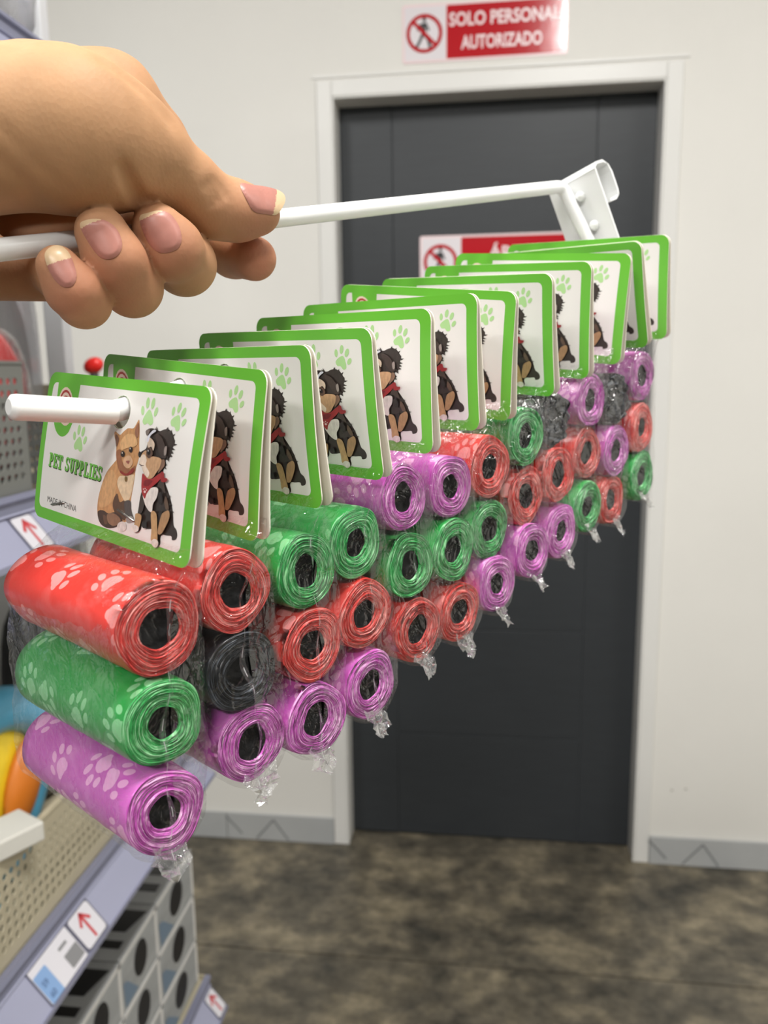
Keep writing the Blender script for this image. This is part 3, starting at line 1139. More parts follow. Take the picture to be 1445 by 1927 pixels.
# back board: hinged at the top fold, hanging a little away from the front
q = MB()
SW = math.radians(3.6)
def backp(x, z, t):
    dz = HZ - z
    return (x, 0.0009 + dz * math.tan(SW) * (0.35 + 0.65 * dz / H) + t, z)
q.add([backp(x, z, 0) for x, z in vs], fs, 0, None, True)
q.add([backp(x, z, BT) for x, z in vs], [f[::-1] for f in fs], 1, None, True)
for lp in (out, hole):
    n = len(lp)
    q.add([backp(x, z, 0) for x, z in lp] + [backp(x, z, BT) for x, z in lp], [(i, n + i, n + (i + 1) % n, (i + 1) % n) for i in range(n)], 0)
# paper hinge over the top
q.box(-HX * W + 0.004, W - HX * W - 0.004, -BT, 0.0012, HZ - 0.0009, HZ - 0.0002, 2)
CARD['back'] = (q, [card_core, card_white, card_green])
# white field with the green tongue
mgn = 0.0056
_l = (M(240, 330)[0] + M(118, 1115)[0]) / 2
_r = (M(1232, 400)[0] + M(1085, 1468)[0]) / 2
_b = (M(118, 1112)[1] + M(1085, 1468)[1]) / 2
_t = (M(430, 302)[1] + M(1228, 402)[1]) / 2
field = densify(rrect(_l, _r, _b, _t, 0.0022, 5), 0.003)
vs, fs = tri2d(field, [ellipse(0.0, -0.0012, 0.0053, 0.0051, 0, 20)], 0.004)
q = MB()
q.add([(x, -BT - 0.00004 + bowed(z), z) for x, z in vs], fs, 0, None, True)
CARD['field'] = (q, card_white)
tg = [M(418, 290), M(385, 520), M(345, 620), M(300, 655), M(262, 625), M(243, 550), M(256, 450), M(272, 270)]
top = _t
tg = [(p[0], min(p[1], top)) for p in tg]
tongue = [(tg[0][0], top), tg[1]] + [tuple(p) for p in spline([tg[1], tg[2], tg[3], tg[4], tg[5], tg[6]], 5)[5:25]] + [tg[6], (tg[7][0], top)]
tongue = [p for i, p in enumerate(tongue) if i == 0 or math.dist(p, tongue[i - 1]) > 1e-5]
CARD['tongue'] = (art([(tongue, None)], 0.00007), card_green)
sc_ = [(EL(320, 450, 52, 132), None)]
q = art(sc_, 0.00010)
rings_ = MB()
for rr_ in (0.86, 0.56, 0.28):
    o1, i1 = EL(320, 450, 52 * rr_, 132 * rr_), EL(320, 450, 52 * (rr_ - 0.13), 132 * (rr_ - 0.13))
    n = len(o1)
    rings_.add([(p[0], -BT - 0.00014 + bowed(p[1]), p[1]) for p in o1 + i1], [(k, (k + 1) % n, n + (k + 1) % n, n + k) for k in range(n)])
CARD['seal'] = (q, seal_pale)
CARD['seal_rings'] = (rings_, seal_red)


def paw(cx, cy, s, rot):
    """pad and four toes in card-plane metres"""
    c, sn = math.cos(rot), math.sin(rot)
    tr = lambda p: (cx + s * (p[0] * c - p[1] * sn), cy + s * (p[0] * sn + p[1] * c))
    pad = spline([tr(p) for p in ((0, 0.12), (0.28, -0.12), (0.40, -0.38), (0.22, -0.52), (0, -0.44), (-0.22, -0.52), (-0.40, -0.38), (-0.28, -0.12))], 3)
    polys = [(pad, None)]
    for ex_, ey_, rx, ry, r in ((-0.50, 0.05, 0.12, 0.20, 0.35), (-0.20, 0.38, 0.13, 0.23, 0.12), (0.20, 0.38, 0.13, 0.23, -0.12), (0.50, 0.05, 0.12, 0.20, -0.35)):
        polys.append(([tr(p) for p in ellipse(ex_, ey_, rx, ry, r, 14)], None))
    return polys


for i, ((px, py), s, r) in enumerate((((418, 672), 0.0074, -0.10), ((885, 490), 0.0072, 0.02), ((1082, 526), 0.0066, -0.42))):
    c = M(px, py)
    CARD['paw%d' % i] = (art(paw(c[0], c[1], s, r), 0.00008), paw_green)

# slab-serif lettering
def ringseg(cx, cy, rx, ry, tx_, ty_, a0, a1, n=10):
    o_, i_ = [], []
    for k in range(n + 1):
        a = math.radians(a0 + (a1 - a0) * k / n)
        o_.append((cx + rx * math.cos(a), cy + ry * math.sin(a)))
        i_.append((cx + (rx - tx_) * math.cos(a), cy + (ry - ty_) * math.sin(a)))
    return [[o_[k], o_[k + 1], i_[k + 1], i_[k]] for k in range(n)]


def R4(x0, y0, x1, y1):
    return [[(x0, y0), (x1, y0), (x1, y1), (x0, y1)]]


GLY = {
    'P': (0.74, R4(.10, 0, .36, 1) + R4(0, 0, .46, .13) + R4(0, .87, .45, 1) + R4(.34, .40, .46, .53) + ringseg(.44, .70, .30, .30, .25, .14, -90, 90)),
    'E': (0.80, R4(.10, 0, .36, 1) + R4(0, .87, .76, 1) + R4(0, 0, .80, .13) + R4(.34, .44, .56, .57) + R4(.64, .66, .76, .9) + R4(.68, .1, .80, .36) + R4(.50, .36, .60, .65)),
    'T': (0.82, R4(.28, 0, .54, 1) + R4(0, .87, .82, 1) + R4(.14, 0, .68, .13) + R4(0, .62, .13, .9) + R4(.69, .62, .82, .9)),
    'S': (0.72, ringseg(.35, .735, .33, .265, .22, .13, 20, 270) + ringseg(.35, .27, .35, .27, .24, .13, -160, 90) + R4(.56, .66, .68, .97) + R4(0, .03, .12, .34)),
    'U': (0.86, R4(.10, .3, .34, 1) + R4(.54, .3, .74, 1) + R4(0, .87, .42, 1) + R4(.46, .87, .86, 1) + ringseg(.42, .33, .32, .33, .22, .15, 180, 360)),
    'L': (0.78, R4(.10, 0, .36, 1) + R4(0, .87, .48, 1) + R4(0, 0, .76, .13) + R4(.64, .1, .76, .38)),
    'I': (0.46, R4(.10, 0, .36, 1) + R4(0, .87, .46, 1) + R4(0, 0, .46, .13)),
    ' ': (0.42, []),
}


def slab_text(s, a, e, hgt, y, off=(0, 0)):
    """letters from point a to point e of the card plane"""
    tot = sum(GLY[c][0] + 0.07 for c in s) - 0.07
    a, e = np.array(a), np.array(e)
    d = (e - a)
    up = np.array([-d[1], d[0]]) / np.linalg.norm(d) * hgt
    q = MB()
    x = 0
    for c in s:
        for quad in GLY[c][1]:
            V = []
            for gx, gy in quad:
                p = a + d * ((x + gx) / tot) + up * gy
                V.append((p[0] + off[0], -BT - y + bowed(p[1] + off[1]), p[1] + off[1]))
            q.add(V, [(0, 1, 2, 3)])
        x += GLY[c][0] + 0.07
    return q


ta, te = M(204, 853), M(562, 960)
hg = 0.0047
CARD['word_shadow'] = (slab_text('PET SUPPLIES', ta, te, hg, 0.00008, (0.0003, -0.00035)), text_dark)
CARD['word'] = (slab_text('PET SUPPLIES', ta, te, hg, 0.00012), text_green)
vs, fs = text_mesh('MADE IN CHINA', 0.0)
a_, e_ = np.array(M(184, 1096)), np.array(M(383, 1168))
x1_ = max(v[0] for v in vs)
d_ = (e_ - a_) / x1_
up_ = np.array([-d_[1], d_[0]]) / np.linalg.norm(d_) * 0.0028
q = MB()
V = []
for vx, vz in vs:
    p = a_ + d_ * vx + up_ * vz
    V.append((p[0], -BT - 0.00010 + bowed(p[1]), p[1]))
q.add(V, fs)
CARD['small_print'] = (q, text_black)

cat_p = [
    (T([(660, 618), (655, 650), (668, 705), (668, 760), (672, 805), (655, 830), (625, 865), (598, 905), (575, 960), (555, 1020), (540, 1080), (532, 1140), (533, 1190), (545, 1240), (570, 1268), (610, 1281), (650, 1270), (690, 1268), (725, 1235), (745, 1242), (775, 1240), (787, 1225), (775, 1190), (768, 1150), (765, 1100), (775, 1040), (785, 990), (795, 930), (800, 880), (815, 830), (826, 780), (824, 700), (825, 640), (824, 585), (819, 538), (802, 566), (782, 598), (745, 598), (712, 624), (692, 642)], 3), (196, 146, 98)),
    (T([(598, 915), (640, 880), (668, 930), (665, 1010), (640, 1090), (590, 1130), (545, 1130), (555, 1030)]), (205, 160, 112)),
    (T([(668, 760), (700, 745), (708, 815), (735, 868), (770, 872), (800, 850), (795, 900), (740, 920), (700, 900), (680, 860)]), (150, 98, 68)),
    (T([(690, 925), (735, 922), (792, 915), (782, 990), (765, 1060), (735, 1105), (705, 1060), (675, 980)]), (222, 198, 164)),
    (T([(640, 1110), (672, 1040), (690, 1100), (722, 1090), (735, 1150), (722, 1225), (690, 1205), (655, 1175)]), (92, 66, 50)),
    (T([(536, 1165), (575, 1158), (610, 1180), (655, 1170), (700, 1205), (700, 1245), (660, 1272), (610, 1281), (565, 1264), (540, 1225)]), (72, 52, 44)),
    (T([(600, 1185), (650, 1180), (690, 1215), (680, 1250), (640, 1265), (605, 1240)]), (142, 108, 84)),
    (T([(570, 1190), (592, 1200), (600, 1245), (580, 1250)]), (104, 76, 60)),
    (T([(722, 1100), (765, 1092), (770, 1160), (787, 1225), (760, 1240), (735, 1238), (725, 1170)]), (84, 76, 74)),
    (T([(730, 1215), (765, 1195), (787, 1222), (770, 1242), (742, 1242)]), (168, 160, 155)),
    (T([(668, 1282), (674, 1250), (702, 1234), (728, 1246), (729, 1286), (706, 1303), (682, 1300)]), (226, 218, 212)),
    (T([(664, 640), (688, 664), (680, 705), (670, 720)]), (120, 84, 66)),
    (T([(818, 560), (822, 640), (806, 660), (796, 610)]), (150, 104, 80)),
    (T([(700, 690), (740, 640), (790, 640), (815, 690), (800, 720), (750, 730), (705, 745)]), (216, 172, 122)),
    (T([(735, 790), (768, 785), (786, 830), (760, 868), (728, 856), (718, 822)]), (208, 168, 132)),
    (T([(738, 822), (764, 818), (755, 840)]), (150, 84, 74)),
    (T([(700, 884), (742, 906), (786, 868), (790, 892), (745, 920), (704, 904)]), (140, 48, 42)),
    (EL(738, 942, 9, 19), (122, 96, 48)),
    (EL(717, 772, 14, 21), (38, 28, 24)), (EL(771, 742, 13, 20), (38, 28, 24)),
    (EL(714, 765, 4, 6), (200, 190, 180)), (EL(768, 735, 4, 6), (200, 190, 180)),
]
dog_p = [
    (T([(874, 622), (882, 602), (910, 597), (935, 605), (962, 616), (990, 605), (1020, 604), (1045, 625), (1056, 656), (1066, 690), (1052, 730), (1040, 778), (1026, 806), (1006, 815), (1010, 850), (990, 885), (1000, 955), (1025, 1030), (1045, 1100), (1055, 1180), (1059, 1260), (1076, 1290), (1082, 1330), (1070, 1359), (1044, 1361), (1040, 1335), (1005, 1330), (978, 1325), (965, 1345), (962, 1390), (940, 1413), (912, 1400), (912, 1350), (918, 1290), (905, 1285), (870, 1285), (850, 1262), (848, 1238), (838, 1255), (830, 1290), (805, 1308), (780, 1300), (773, 1275), (795, 1240), (808, 1190), (820, 1130), (832, 1060), (850, 1000), (858, 940), (868, 900), (855, 865), (832, 842), (826, 826), (834, 800), (832, 765), (846, 750), (870, 735), (880, 700), (885, 660)], 3), (54, 46, 43)),
    (T([(1000, 900), (975, 950), (960, 985), (985, 1010), (1012, 1040), (1006, 985)]), (70, 58, 52)),
    (T([(1015, 1060), (1030, 1100), (1035, 1150), (1015, 1150), (1004, 1100)]), (96, 76, 62)),
    (T([(838, 1080), (862, 1060), (868, 1110), (850, 1170), (828, 1170)]), (62, 52, 48)),
    (T([(985, 815), (1006, 812), (1008, 850), (985, 882), (962, 900), (975, 860)]), (128, 98, 80)),
    (T([(962, 1180), (985, 1160), (990, 1200), (970, 1250), (960, 1240)]), (38, 32, 32)),
    (T([(850, 778), (880, 748), (902, 788), (940, 790), (985, 808), (975, 862), (950, 902), (925, 935), (890, 938), (865, 897), (850, 852), (836, 836), (842, 806)]), (196, 156, 118)),
    (T([(846, 790), (870, 775), (886, 812), (880, 850), (905, 900), (890, 932), (866, 892), (850, 850), (838, 832)]), (232, 214, 196)),
    (T([(890, 692), (906, 662), (938, 700), (930, 750), (915, 722), (896, 738)]), (206, 186, 166)),
    (T([(886, 672), (900, 640), (930, 609), (946, 618), (912, 646), (894, 694)]), (214, 216, 226)),
    (T([(945, 640), (985, 660), (1010, 720), (1020, 790), (990, 800), (965, 740)]), (64, 52, 48)),
    (T([(1005, 735), (1022, 720), (1020, 770), (1006, 782)]), (150, 138, 132)),
    (T([(876, 622), (890, 606), (905, 612), (888, 650)]), (120, 110, 104)),
    (EL(840, 776, 10, 21), (22, 20, 22)), (T([(884, 760), (900, 728), (922, 742), (928, 776), (905, 800), (888, 790)]), (92, 68, 56)), (EL(902, 760, 12, 20), (24, 18, 18)), (EL(898, 751, 4, 6), (200, 190, 186)),
    (T([(832, 838), (850, 852), (872, 850), (850, 846)]), (70, 50, 46)),
    (T([(864, 1035), (930, 1000), (967, 1010), (957, 1070), (932, 1112), (922, 1168), (895, 1152), (872, 1102)]), (230, 224, 218)),
    (T([(862, 905), (890, 936), (925, 941), (965, 914), (986, 904), (997, 925), (962, 966), (920, 1002), (890, 1042), (875, 1077), (858, 1042), (853, 990)]), (164, 42, 46)),
    (T([(985, 900), (1006, 896), (1010, 930), (1031, 940), (1022, 962), (988, 958)]), (150, 36, 42)),
    (T([(880, 950), (930, 955), (900, 990), (870, 985)]), (126, 28, 36)),
    (EL(877, 1030, 8, 9), (236, 206, 206)), (EL(868, 1012, 3, 5), (236, 206, 206)), (EL(880, 1008, 3, 5), (236, 206, 206)), (EL(890, 1018, 3, 5), (236, 206, 206)),
    (T([(812, 1180), (850, 1190), (846, 1235), (828, 1282), (800, 1272), (806, 1225)]), (184, 148, 104)),
    (T([(775, 1278), (800, 1258), (829, 1272), (825, 1300), (797, 1307)]), (226, 218, 210)),
    (T([(920, 1168), (956, 1182), (959, 1290), (956, 1372), (914, 1368), (919, 1290)]), (190, 154, 108)),
    (T([(912, 1378), (936, 1354), (962, 1370), (958, 1404), (935, 1413)]), (226, 218, 210)),
    (T([(1005, 1172), (1040, 1158), (1047, 1200), (1022, 1262), (986, 1320), (962, 1312), (975, 1242), (990, 1192)]), (170, 134, 96)),
    (T([(968, 1050), (990, 1030), (1000, 1090), (975, 1110)]), (40, 34, 34)),
    (EL(870, 1255, 18, 26), (34, 30, 30)),
]
_fr = random.Random(4)
tuft = []
for (fx, fy, ax2, ay2) in [(1060, 690, 1, -0.3), (1064, 705, 1, -0.1), (1052, 735, 1, 0.2), (1045, 760, 1, 0.3), (1038, 785, 1, 0.5), (1020, 808, 0.7, 0.9), (1050, 650, 1, -0.7), (1040, 622, 0.6, -1), (1018, 604, 0.2, -1), (940, 606, -0.2, -1), (1010, 835, 1, 0.6), (1004, 862, 1, 0.7), (1052, 1160, 1, 0.2), (1046, 1110, 1, 0.1), (1034, 1060, 1, 0), (990, 780, 0.3, 1), (1030, 800, 0.8, 0.8)]:
    for _ in range(2):
        x_, y_ = fx + _fr.uniform(-5, 5), fy + _fr.uniform(-6, 6)
        l_ = _fr.uniform(9, 17)
        tuft.append(([M(x_ - 6 * ay2 - 8 * ax2, y_ + 8 * ax2 - 8 * ay2), M(x_ + l_ * ax2, y_ + l_ * ay2 * 1.5), M(x_ + 6 * ay2 - 8 * ax2, y_ - 8 * ax2 - 8 * ay2)], (50, 43, 40)))
dog_p = dog_p[:1] + tuft + dog_p[1:]
CARD['cat'] = (art(cat_p, 0.00008), fur_ink)
CARD['dog'] = (art(dog_p, 0.00009), fur_ink)
staple_m = mat('staple_steel', (150, 148, 144), 0.3, 0.5, metal=0.9)
for i, (s0, s1) in enumerate((((222, 1118), (305, 1106)), ((680, 1152), (790, 1232)))):
    a, e = M(*s0), M(*s1)
    q = MB()
    q.tube([(a[0], 0.0002, a[1]), (a[0], -BT - 0.0005 + bowed(a[1]), a[1]), (e[0], -BT - 0.0005 + bowed(e[1]), e[1]), (e[0], 0.0002, e[1])], 0.00032, 6)
    CARD['staple%d' % i] = (q, staple_m)
CARD_TREE = [('header_card', 'front', None), ('backing_card', 'back', None), ('white_field', 'field', 0), ('green_tongue', 'tongue', 0), ('round_seal', 'seal', 0), ('seal_rings', 'seal_rings', 0),
             ('paw_print', 'paw0', 0), ('paw_print', 'paw1', 0), ('paw_print', 'paw2', 0), ('letter_shadow', 'word_shadow', 0), ('lettering', 'word', 0), ('small_print', 'small_print', 0),
             ('cat_picture', 'cat', 0), ('dog_picture', 'dog', 0), ('staple', 'staple0', None), ('staple', 'staple1', None)]
CARD_MESH = {}
for nm, key, par in CARD_TREE:
    qb, mm = CARD[key]
    o = qb.build(nm, mm)
    CARD_MESH[key] = o.data
    bpy.data.objects.remove(o)


# ------------------------------------------------------------------ bag rolls
def roll_film(name, rgb, paw_rgb, paw_amt):
    """roll surface: thin printed film with scattered paw prints (u along the roll, v around it, in cm)"""
    m = bpy.data.materials.new(name)
    m.use_nodes = True
    nt = m.node_tree
    bs = nt.nodes['Principled BSDF']
    L = nt.links.new

    def math_(op, a, b_=None, c=None):
        n = nt.nodes.new('ShaderNodeMath')
        n.operation = op
        for i, v in enumerate((a, b_, c)):
            if v is None:
                continue
            if isinstance(v, (int, float)):
                n.inputs[i].default_value = v
            else:
                L(v, n.inputs[i])
        return n.outputs[0]
    uv = nt.nodes.new('ShaderNodeUVMap')
    oi = nt.nodes.new('ShaderNodeObjectInfo')
    off = nt.nodes.new('ShaderNodeVectorMath')
    off.operation = 'MULTIPLY_ADD'
    L(oi.outputs['Random'], off.inputs[0])
    off.inputs[1].default_value = (37, 53, 0)
    L(uv.outputs[0], off.inputs[2])
    vo = nt.nodes.new('ShaderNodeTexVoronoi')
    vo.voronoi_dimensions = '2D'
    vo.inputs['Scale'].default_value = 0.58
    vo.inputs['Randomness'].default_value = 0.62
    L(off.outputs[0], vo.inputs['Vector'])
    sub = nt.nodes.new('ShaderNodeVectorMath')
    sub.operation = 'SUBTRACT'
    L(off.outputs[0], sub.inputs[0])
    L(vo.outputs['Position'], sub.inputs[1])
    sp = nt.nodes.new('ShaderNodeSeparateColor')
    L(vo.outputs['Color'], sp.inputs[0])
    ang = math_('MULTIPLY', sp.outputs[0], 6.283)
    vr = nt.nodes.new('ShaderNodeVectorRotate')
    vr.rotation_type = 'Z_AXIS'
    L(sub.outputs[0], vr.inputs['Vector'])
    L(ang, vr.inputs['Angle'])
    sx = nt.nodes.new('ShaderNodeSeparateXYZ')
    L(vr.outputs[0], sx.inputs[0])
    X, Y = sx.outputs[0], sx.outputs[1]
    acc = None
    s = 1.06
    for ex_, ey_, rx, ry in ((0, -0.20, 0.27, 0.25), (-0.17, -0.33, 0.14, 0.13), (0.17, -0.33, 0.14, 0.13), (-0.43, 0.06, 0.105, 0.17), (-0.17, 0.32, 0.11, 0.19), (0.17, 0.32, 0.11, 0.19), (0.43, 0.06, 0.105, 0.17)):
        dx = math_('DIVIDE', math_('SUBTRACT', X, ex_ * s), rx * s)
        dy = math_('DIVIDE', math_('SUBTRACT', Y, ey_ * s), ry * s)
        d2 = math_('ADD', math_('MULTIPLY', dx, dx), math_('MULTIPLY', dy, dy))
        acc = d2 if acc is None else math_('MINIMUM', acc, d2)
    mr = nt.nodes.new('ShaderNodeMapRange')
    mr.interpolation_type = 'SMOOTHSTEP'
    mr.inputs['From Min'].default_value = 0.92
    mr.inputs['From Max'].default_value = 1.10
    mr.inputs['To Min'].default_value = paw_amt
    mr.inputs['To Max'].default_value = 0.0
    L(acc, mr.inputs['Value'])
    # soft ghosts of the layers below
    n = nt.nodes.new('ShaderNodeTexNoise')
    n.inputs['Scale'].default_value = 0.9
    n.inputs['Detail'].default_value = 3
    n.inputs['Distortion'].default_value = 0.8
    L(off.outputs[0], n.inputs['Vector'])
    gh = nt.nodes.new('ShaderNodeMapRange')
    gh.inputs['From Min'].default_value = 0.48
    gh.inputs['From Max'].default_value = 0.72
    gh.inputs['To Min'].default_value = 0.0
    gh.inputs['To Max'].default_value = 0.22 * (paw_amt > 0.2)
    L(n.outputs['Fac'], gh.inputs['Value'])
    m0 = nt.nodes.new('ShaderNodeMix')
    m0.data_type = 'RGBA'
    m0.inputs[6].default_value = lin(rgb)
    m0.inputs[7].default_value = lin(paw_rgb)
    L(gh.outputs[0], m0.inputs[0])
    mx = nt.nodes.new('ShaderNodeMix')
    mx.data_type = 'RGBA'
    L(mr.outputs[0], mx.inputs[0])
    L(m0.outputs[2], mx.inputs[6])
    mx.inputs[7].default_value = lin(paw_rgb)
    L(mx.outputs[2], bs.inputs['Base Color'])
    bs.inputs['Roughness'].default_value = 0.34
    bs.inputs['Specular IOR Level'].default_value = 0.45
    bs.inputs['Subsurface Weight'].default_value = 0.12
    bs.inputs['Subsurface Scale'].default_value = 0.003
    bp = nt.nodes.new('ShaderNodeBump')
    bp.inputs['Strength'].default_value = 0.25
    bp.inputs['Distance'].default_value = 0.0008
    n3 = nt.nodes.new('ShaderNodeTexNoise')
    n3.inputs['Scale'].default_value = 2.2
    n3.inputs['Detail'].default_value = 4
    L(off.outputs[0], n3.inputs['Vector'])
    L(n3.outputs['Fac'], bp.inputs['Height'])
    L(bp.outputs['Normal'], bs.inputs['Normal'])
    return m


def end_film(name, dark, mid, light):  # pale streaks: frayed film edges plus caught light painted in
    """wound edges at the end of a roll: shade of each layer stored in Col"""
    m = bpy.data.materials.new(name)
    m.use_nodes = True
    nt = m.node_tree
    bs = nt.nodes['Principled BSDF']
    a = nt.nodes.new('ShaderNodeVertexColor')
    a.layer_name = 'Col'
    L = nt.links.new
    tc = nt.nodes.new('ShaderNodeTexCoord')
    uv = nt.nodes.new('ShaderNodeSeparateXYZ')
    L(tc.outputs['UV'], uv.inputs[0])
    ob = nt.nodes.new('ShaderNodeVectorMath')
    ob.operation = 'NORMALIZE'
    fl = nt.nodes.new('ShaderNodeVectorMath')
    fl.operation = 'MULTIPLY'
    fl.inputs[1].default_value = (0, 1, 1)
    L(tc.outputs['Object'], fl.inputs[0])
    L(fl.outputs[0], ob.inputs[0])
    sp = nt.nodes.new('ShaderNodeSeparateXYZ')
    L(ob.outputs[0], sp.inputs[0])
    cb = nt.nodes.new('ShaderNodeCombineXYZ')
    L(uv.outputs[0], cb.inputs[0])
    L(sp.outputs[1], cb.inputs[1])
    L(sp.outputs[2], cb.inputs[2])
    facs = []
    for sc, det in (((15, 0.8, 0.8), 2), ((44, 2.2, 2.2), 1)):
        mp = nt.nodes.new('ShaderNodeMapping')
        mp.inputs['Scale'].default_value = sc
        L(cb.outputs[0], mp.inputs['Vector'])
        n = nt.nodes.new('ShaderNodeTexNoise')
        n.inputs['Scale'].default_value = 1.0
        n.inputs['Detail'].default_value = det
        L(mp.outputs[0], n.inputs['Vector'])
        facs.append(n.outputs['Fac'])
    av = nt.nodes.new('ShaderNodeMath')
    av.operation = 'ADD'
    L(facs[0], av.inputs[0])
    L(facs[1], av.inputs[1])
    st = nt.nodes.new('ShaderNodeMapRange')
    st.inputs['From Min'].default_value = 0.72
    st.inputs['From Max'].default_value = 1.30
    L(av.outputs[0], st.inputs['Value'])
    mv = nt.nodes.new('ShaderNodeMix')
    mv.inputs[0].default_value = 0.72
    L(a.outputs['Color'], mv.inputs[2])
    L(st.outputs[0], mv.inputs[3])
    r = nt.nodes.new('ShaderNodeValToRGB')
    e = r.color_ramp.elements
    e[0].position, e[0].color = 0.12, lin(dark)
    e[1].position, e[1].color = 0.80, lin(light)
    x = e.new(0.5)
    x.color = lin(mid)
    L(mv.outputs[0], r.inputs['Fac'])
    L(r.outputs['Color'], bs.inputs['Base Color'])
    bs.inputs['Roughness'].default_value = 0.3
    bs.inputs['Specular IOR Level'].default_value = 0.5
    bp = nt.nodes.new('ShaderNodeBump')
    bp.inputs['Strength'].default_value = 0.9
    bp.inputs['Distance'].default_value = 0.0007
    L(st.outputs[0], bp.inputs['Height'])
    L(bp.outputs['Normal'], bs.inputs['Normal'])
    return m


ROLL_MAT = {
    'red': (roll_film('red_bag_film', (224, 62, 54), (252, 158, 156), 0.85), end_film('red_bag_edges', (192, 46, 44), (226, 72, 66), (252, 164, 156))),
    'green': (roll_film('green_bag_film', (44, 160, 72), (150, 220, 160), 0.8), end_film('green_bag_edges', (26, 118, 54), (58, 172, 88), (164, 232, 172))),
    'pink': (roll_film('pink_bag_film', (204, 96, 190), (244, 180, 226), 0.85), end_film('pink_bag_edges', (182, 66, 168), (214, 106, 198), (250, 194, 236))),
    'black': (roll_film('black_bag_film', (26, 27, 30), (70, 74, 80), 0.35), end_film('black_bag_edges', (14, 15, 17), (32, 34, 38), (92, 98, 106))),
}
core_m = mat('black_core_board', (11, 11, 12), 0.55, 0.25)
LR, RR = 0.0675, 0.0127
NT = 72


def make_roll(seed, closed=False):
    """axis along X: the visible end at x = 0, the far end at x = -LR; returns (roll mesh, core mesh)"""
    rnd = random.Random(seed)
    amp = [0, 0, rnd.uniform(0.008, 0.04), rnd.uniform(0.006, 0.030), rnd.uniform(0.006, 0.026), rnd.uniform(0.0, 0.02)]
    ph = [rnd.uniform(0, 6.28) for _ in range(6)]
    hr = rnd.uniform(0.0046, 0.0056)
    hph = rnd.uniform(0, 6.28)

    def rad(th, x=0.0, f=1.0):
        s = 0
        for k in range(2, 6):
            s += amp[k] * math.cos(k * th + ph[k] + 3 * x / LR * (k == 2))
        return RR * (0.985 + s * f)

    def hrad(th):
        return hr * (1 + 0.06 * math.cos(2 * th + hph) + 0.025 * math.cos(5 * th + ph[1]))
    V, Fc, mi, col = [], [], [], []
    uvs = []
    NA = 16
    rowi = []
    for i in range(NA + 1):
        x = -LR * i / NA
        row = []
        for k in range(NT + 1):
            th = 2 * math.pi * k / NT
            r = rad(th, x) * (1 + 0.006 * math.sin(9 * x / LR * 6 + 4 * th + ph[2]) + 0.004 * math.sin(31 * x / LR + 7 * th + ph[3]))
            if i == 0:
                r *= 0.985
            row.append(len(V))
            V.append((x - (0.0004 if i == 0 else 0), r * math.cos(th), r * math.sin(th)))
            uvs.append((x * 100, th * RR * 100))
            col.append(0.5)
        rowi.append(row)
    for i in range(NA):
        for k in range(NT):
            Fc.append((rowi[i][k], rowi[i][k + 1], rowi[i + 1][k + 1], rowi[i + 1][k]))
            mi.append(0)
    # wound end: many thin layers, each a ridge and a groove
    NL = 30
    prev = None
    layer = [rnd.uniform(0.15, 0.85) for _ in range(NL + 2)]
    depth = [rnd.gauss(0, 0.00022) for _ in range(NL + 2)]
    lump = [rnd.uniform(0, 6.28) for _ in range(NL + 2)]
    rings = []
    for j in range(NL + 1):
        t = j / NL
        row = []
        for k in range(NT):
            th = 2 * math.pi * k / NT
            ro, ri = rad(th) * 0.985, hrad(th)
            r = ro + (ri - ro) * t
            r *= 1 + 0.006 * math.sin(3 * th + lump[j])
            x = (0.00016 if j % 2 else -0.00014) + depth[j] + 0.00025 * math.sin(2 * th + lump[j]) + 0.0006 * math.sin(math.pi * t) - (0.0006 if j == NL else 0)
            if closed:
                x += 0.0012 * math.sin(5 * th + 3 * t * 4) * (1 - t) + 0.0008 * math.sin(9 * th - 7 * t)
            row.append(len(V))
            V.append((x, r * math.cos(th), r * math.sin(th)))
            uvs.append((t, k / NT))
            w_ = 0.5 + 0.5 * math.sin(2 * th + lump[j]) * math.sin(5 * th + 2 * lump[j])
            c = (0.86 if j % 2 else 0.18) * 0.5 + layer[j] * 0.5  # ridges coloured paler as if catching light, grooves darker
            col.append(min(1, max(0, c * (0.72 + 0.5 * w_))))
        rings.append(row)
    for j in range(NL):
        for k in range(NT):
            k2 = (k + 1) % NT
            Fc.append((rings[j][k], rings[j + 1][k], rings[j + 1][k2], rings[j][k2]))
            mi.append(1)
    first = [rowi[0][k] for k in range(NT)]
    for k in range(NT):
        k2 = (k + 1) % NT
        Fc.append((first[k], rings[0][k], rings[0][k2], first[k2]))
        mi.append(1)
    if closed:
        c = len(V)
        V.append((0.0004, 0, 0))
        uvs.append((0, 0))
        col.append(0.4)
        for k in range(NT):
            Fc.append((rings[-1][k], c, rings[-1][(k + 1) % NT]))
            mi.append(1)
    # far end
    c = len(V)
    V.append((-LR + 0.001, 0, 0))
    uvs.append((0, 0))
    col.append(0.4)
    for k in range(NT):
        Fc.append((rowi[NA][k], rowi[NA][k + 1], c))
        mi.append(1)
    me = bpy.data.meshes.new('bag_roll')
    me.from_pydata(V, [], Fc)
    for s in ('red',):
        me.materials.append(ROLL_MAT[s][0])
        me.materials.append(ROLL_MAT[s][1])
    me.polygons.foreach_set('material_index', mi)
    me.polygons.foreach_set('use_smooth', [True] * len(Fc))
    ul = me.uv_layers.new(name='UVMap')
    li = np.empty(len(me.loops), dtype=np.int64)
    me.loops.foreach_get('vertex_index', li)
    ul.data.foreach_set('uv', np.array(uvs, dtype=np.float32)[li].ravel())
    at = me.color_attributes.new('Col', 'FLOAT_COLOR', 'POINT')
    cc = np.ones((len(V), 4), dtype=np.float32)
    cc[:, :3] = np.array(col, dtype=np.float32)[:, None]
    at.data.foreach_set('color', cc.ravel())
    me.update()
    if closed:
        return me, None
    q = MB()
    Vc = []
    n = 36
